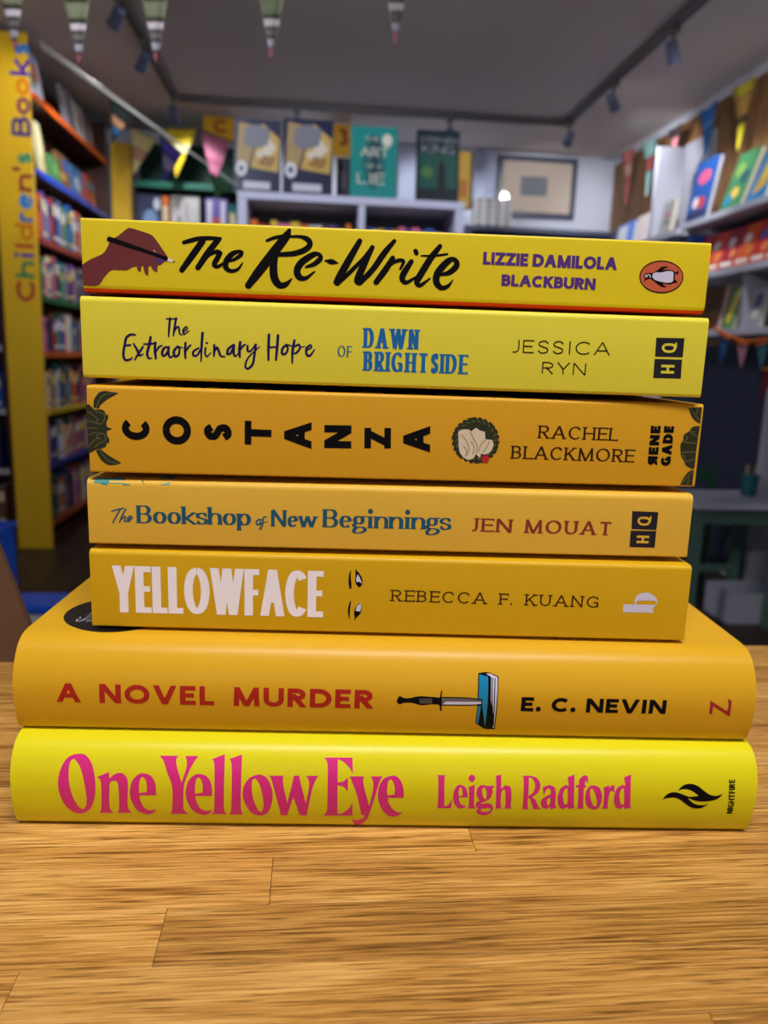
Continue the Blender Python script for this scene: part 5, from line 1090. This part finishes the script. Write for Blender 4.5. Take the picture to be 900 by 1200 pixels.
# ---------------------------------------------------------------- track lighting
tm = mat('grey_track', (112, 108, 110), .45, metal=.3); hm = mat('silver_blue_lamp', (120, 128, 160), .35, metal=.4)
for (x0, x1, ya, yb, lb) in ((-.845, -.805, 1.2, 4.98, 'grey ceiling light track on the side of the rainbow bookcase'), (1.50, 1.54, 1.2, 5.02, 'grey ceiling light track beside the brown panelling'), (-.80, 1.495, 4.98, 5.02, 'grey ceiling light track running along the back wall')):
    o = tag(empty('light_track', ((x0+x1)/2, (ya+yb)/2, CZ)), lb, 'light track'); a, b = (x1-x0)/2, (yb-ya)/2
    MB().box(-a, a, -b, b, -.03, -.0005).build('rail', tm, o); 
    if b > a: MB().box(-a*.35, a*.35, -b, b, -.033, -.0301).build('slot', cmat((60, 58, 60), .6), o)
    else: MB().box(-a, a, -b*.35, b*.35, -.033, -.0301).build('slot', cmat((60, 58, 60), .6), o)
lens = mat('lamp_glow', (255, 246, 230), .4, emit=12)
def spot(x, y, aim, power, lb, grp, size=1.15):
    o = tag(empty('track_spotlight', (x, y, CZ-.033)), lb, 'spotlight', grp)
    MB().box(-.018, .018, -.03, .03, -.02, 0).build('adapter', tm, o); MB().tube([(0, 0, -.02), (0, 0, -.07)], .008).build('arm', tm, o)
    c = Vector((0, 0, -.09)); d = (Vector(aim)-Vector((x, y, CZ-.12))).normalized()
    MB().tube([c-d*.045, c-d*.037, c+d*.025, c+d*.045], [.015, .025, .027, .03], 16).build('head', hm, o, smooth=False)
    MB().tube([c+d*.0452, c+d*.0462], .025, 16).build('lens', lens, o)
    l = bpy.data.lights.new('spot_beam', 'SPOT'); l.energy = power; l.spot_size = size*1.3; l.spot_blend = .6; l.color = (.92, .95, 1); l.shadow_soft_size = .03
    lo = bpy.data.objects.new('spot_beam', l); COL.objects.link(lo); lo.location = Vector((x, y, CZ-.033))+c+d*.062; lo.rotation_euler = d.to_track_quat('-Z', 'Y').to_euler()
gL = 'spotlights on the ceiling tracks'
spot(-.82, 3.60, (-1.6, 4.6, 1.6), 40*.5, 'silver spotlight on the bookcase track, nearest the lettered panel', gL)
spot(-.82, 4.10, (-1.5, 4.9, 1.5), 40*.8, 'silver spotlight in the middle of the bookcase track', gL)
spot(-.82, 4.92, (-.7, 5.8, 1.6), 40*.3, 'silver spotlight at the corner of the bookcase track', gL)
spot(1.52, 3.54, (2.1, 4.1, 1.4), 40*.8, 'silver spotlight on the panelling track above the yellow flag', gL)
spot(1.52, 4.22, (2.15, 5.0, 1.9), 40*.9, 'silver spotlight on the panelling track above the mint flag', gL)
spot(1.52, 4.92, (1.6, 5.8, 2.0), 40*.32, 'silver spotlight at the corner of the panelling track', gL)
for px_ in (348, 535):
    q = onZ(px_, 120, CZ); spot(q.x, 5.0, (q.x, 5.8, 1.9), 40*.5, 'small silver spotlight on the back wall track', gL+' by the back wall')
for sx_, tx_, nm_ in ((-.82, -1.9, 'bookcase'), (1.52, 2.1, 'panelling')):  # extra out-of-view lamps added to brighten the cube unit and side walls
    for y_ in (1.6, 2.6): spot(sx_, y_, ((.15, 3.1, 1.5) if y_ < 2 else (tx_+(.35 if tx_ < 0 else -.1), y_+1.3, 1.5)), 40*(1.5 if y_ < 2 else .85 if sx_ < 0 else 1.0), 'unseen added silver spotlight on the %s track nearer the counter' % nm_, gL)
# ceiling light over the counter, behind the viewer
cl = tag(empty('ceiling_light', (.1, -.32, CZ)), 'long white ceiling light above the counter', 'ceiling light')
MB().box(-.47, .47, -.14, .14, -.05, -.0005).build('housing', white_p, cl); MB().box(-.45, .45, -.125, .125, -.054, -.0502).build('diffuser', mat('diffuser_glow', (255, 244, 228), .4, emit=3), cl)

# ---------------------------------------------------------------- children's corner on the right, things on the left
mint = mat('sage_paint', (86, 116, 104), .55); dgreen = mat('dark_green_paint', (30, 66, 52), .55); twhite = mat('table_white', (186, 188, 206), .45)
q = onZ(856, 583, .52)
kt = tag(empty('child_table', (1.70, q.y, 0), 0), 'small white topped childrens table with sage legs below the shelving', 'table')
MB().box(-.20, .20, -.19, .19, .50, .52).build('table_top', twhite, kt, bevel=.006)
for x in (-.165, .185):
    for y in (-.15, .15): MB().box(x-.018, x+.018, y-.018, y+.018, 0, .4995).build('leg', mint, kt)
MB().box(-.145, .165, -.16, -.14, .44, .4995).build('apron', mint, kt); MB().box(-.145, .165, .14, .16, .44, .4995).build('apron', mint, kt)
MB().box(-.145, .165, .14, .16, .16, .19).build('stretcher', mint, kt)
q2 = onZ(834, 585, .50)
kch = tag(empty('child_chair', (q2.x+.02, q2.y+.38, 0), R(180)), 'dark green childrens chair behind the small white table', 'chair')
MB().box(-.13, .13, -.13, .13, .27, .29).build('seat', dgreen, kch)
for x in (-.115, .115):
    MB().box(x-.014, x+.014, -.128, -.10, 0, .2695).build('leg', dgreen, kch); MB().box(x-.014, x+.014, .10, .128, 0, .2695).build('leg', dgreen, kch)
    MB().box(x-.014, x+.014, .105, .128, .2905, .62).build('back_post', dgreen, kch)
for z in (.40, .54): MB().box(-.10, .10, .108, .124, z, z+.055).build('back_slat', dgreen, kch)
q3 = onZ(893, 578, .521)
cup = tag(empty('pencil_pot', (1.855, 3.10, .5205)), 'teal pencil pot on the small white table', 'pot')
MB().tube([(0, 0, 0), (0, 0, .09)], [.03, .036], 14).build('pot', cmat((30, 100, 110), .5), cup)
for i in range(4): MB().tube([(.012*math.cos(i*1.6), .012*math.sin(i*1.6), .02), (.02*math.cos(i*1.6), .02*math.sin(i*1.6), .13)], .004, 6).build('pencil', cmat([(206, 80, 40), (40, 90, 160), (220, 180, 40), (60, 130, 70)][i], .5), cup)
q4 = onZ(866, 722, 0)
q4 = Vector((q4.x+.02, q4.y-.0, 0)); sbx = tag(empty('storage_box', (q4.x, q4.y, 0), 0), 'white storage box of toys on the floor under the small table', 'box')
wb = MB().box(-.13, .13, -.10, -.09, 0, .13).box(-.13, .13, .09, .10, 0, .13).box(-.13, -.12, -.09, .09, 0, .13).box(.12, .13, -.09, .09, 0, .13).box(-.12, .12, -.09, .09, 0, .012); wb.build('box_body', twhite, sbx)
for i, (c3, nm) in enumerate((((150, 50, 110), 'magenta'), ((210, 110, 40), 'orange'), ((60, 60, 130), 'indigo'))):
    bl = MB().tube([(0, 0, .035*math.sin(R(a_))) for a_ in range(-85, 86, 17)], [.035*math.cos(R(a_)) for a_ in range(-85, 86, 17)], 14)
    o = tag(empty('toy_ball', (q4.x-.078+i*.078, q4.y, .0475)), nm+' toy ball in the white storage box', 'ball', 'toy balls')
    bl.build('ball', cmat(c3, .5), o, smooth=True); MB().tube([(.0352*math.cos(R(t_)), .0352*math.sin(R(t_)), 0) for t_ in range(0, 361, 20)], .0015, 6).build('seam', cmat((40, 34, 40), .6), o)
pq = onX(893, 600, 1.80)
ep = tag(empty('shelf_end', (1.945, 3.21, 0)), 'pale upright end panel of the shelving beside the small table', 'panel')
MB().box(0, .18, -.03, 0, 0, EYE+.138).build('panel', shm, ep); MB().box(.02, .16, -.038, -.0305, .05, .10).build('kick_board', slate, ep)
# cardboard strut on the counter, far left
c0 = onY(52, 756, .372); ctop = onY(-2, 636, .372)
es = tag(empty('cardboard_stand', (c0.x, .372, TOPZ)), 'brown cardboard display stand on the far edge of the worktop', 'stand'); card = mat('brown_cardboard', (104, 74, 52), .85, vary=.08, vscale=30, bump=.2, bscale=300)
hx = ctop.x-c0.x; hz = ctop.z-TOPZ; k2 = 1.5
MB().prism([(0, 0), (hx*k2, hz*k2), (hx*k2-.02, hz*k2), (-.16, 0)], -.002, .002, axes=(0, 2, 1)).build('strut', card, es)
MB().prism([(-.162, 0), (-.158, 0), (-.158, hz*k2), (-.162, hz*k2)], -.08, .012, axes=(0, 2, 1)).build('back_board', card, es)
# blue step stool and blue tub seen past the stand
blu = mat('blue_plastic', (30, 92, 226), .35)
q5 = onZ(75, 702, .30)
bc = tag(empty('step_stool', (q5.x-.05, q5.y, 0)), 'low step stool with bright blue top and white sides beyond the cardboard stand', 'stool')
MB().box(-.20, .22, -.065, .065, .272, .30).build('seat', blu, bc, bevel=.006)
for x in (-.18, .19): MB().box(x-.012, x+.012, -.06, .06, 0, .2715).build('leg', white_p, bc)
MB().box(-.167, .177, -.055, -.043, .15, .2715).build('apron', white_p, bc)
q6 = onY(3, 640, 3.0); tz_ = onY(6, 621, 3.0).z
tub = tag(empty('storage_tub', (q6.x-.16, 3.0, 0)), 'tall bright blue plastic tub standing by the yellow lettered panel', 'tub')
tb_ = MB()
for x0, x1, y0, y1 in ((-.15, .15, -.15, -.14), (-.15, .15, .14, .15), (-.15, -.14, -.14, .14), (.14, .15, -.14, .14)): tb_.box(x0, x1, y0, y1, 0, tz_-.02)
tb_.box(-.14, .14, -.14, .14, 0, .01).build('tub_body', blu, tub)
rm = MB()
for x0, x1, y0, y1 in ((-.16, .16, -.16, -.14), (-.16, .16, .14, .16), (-.16, -.14, -.14, .14), (.14, .16, -.14, .14)): rm.box(x0, x1, y0, y1, tz_-.0195, tz_)
rm.build('rim', blu, tub)
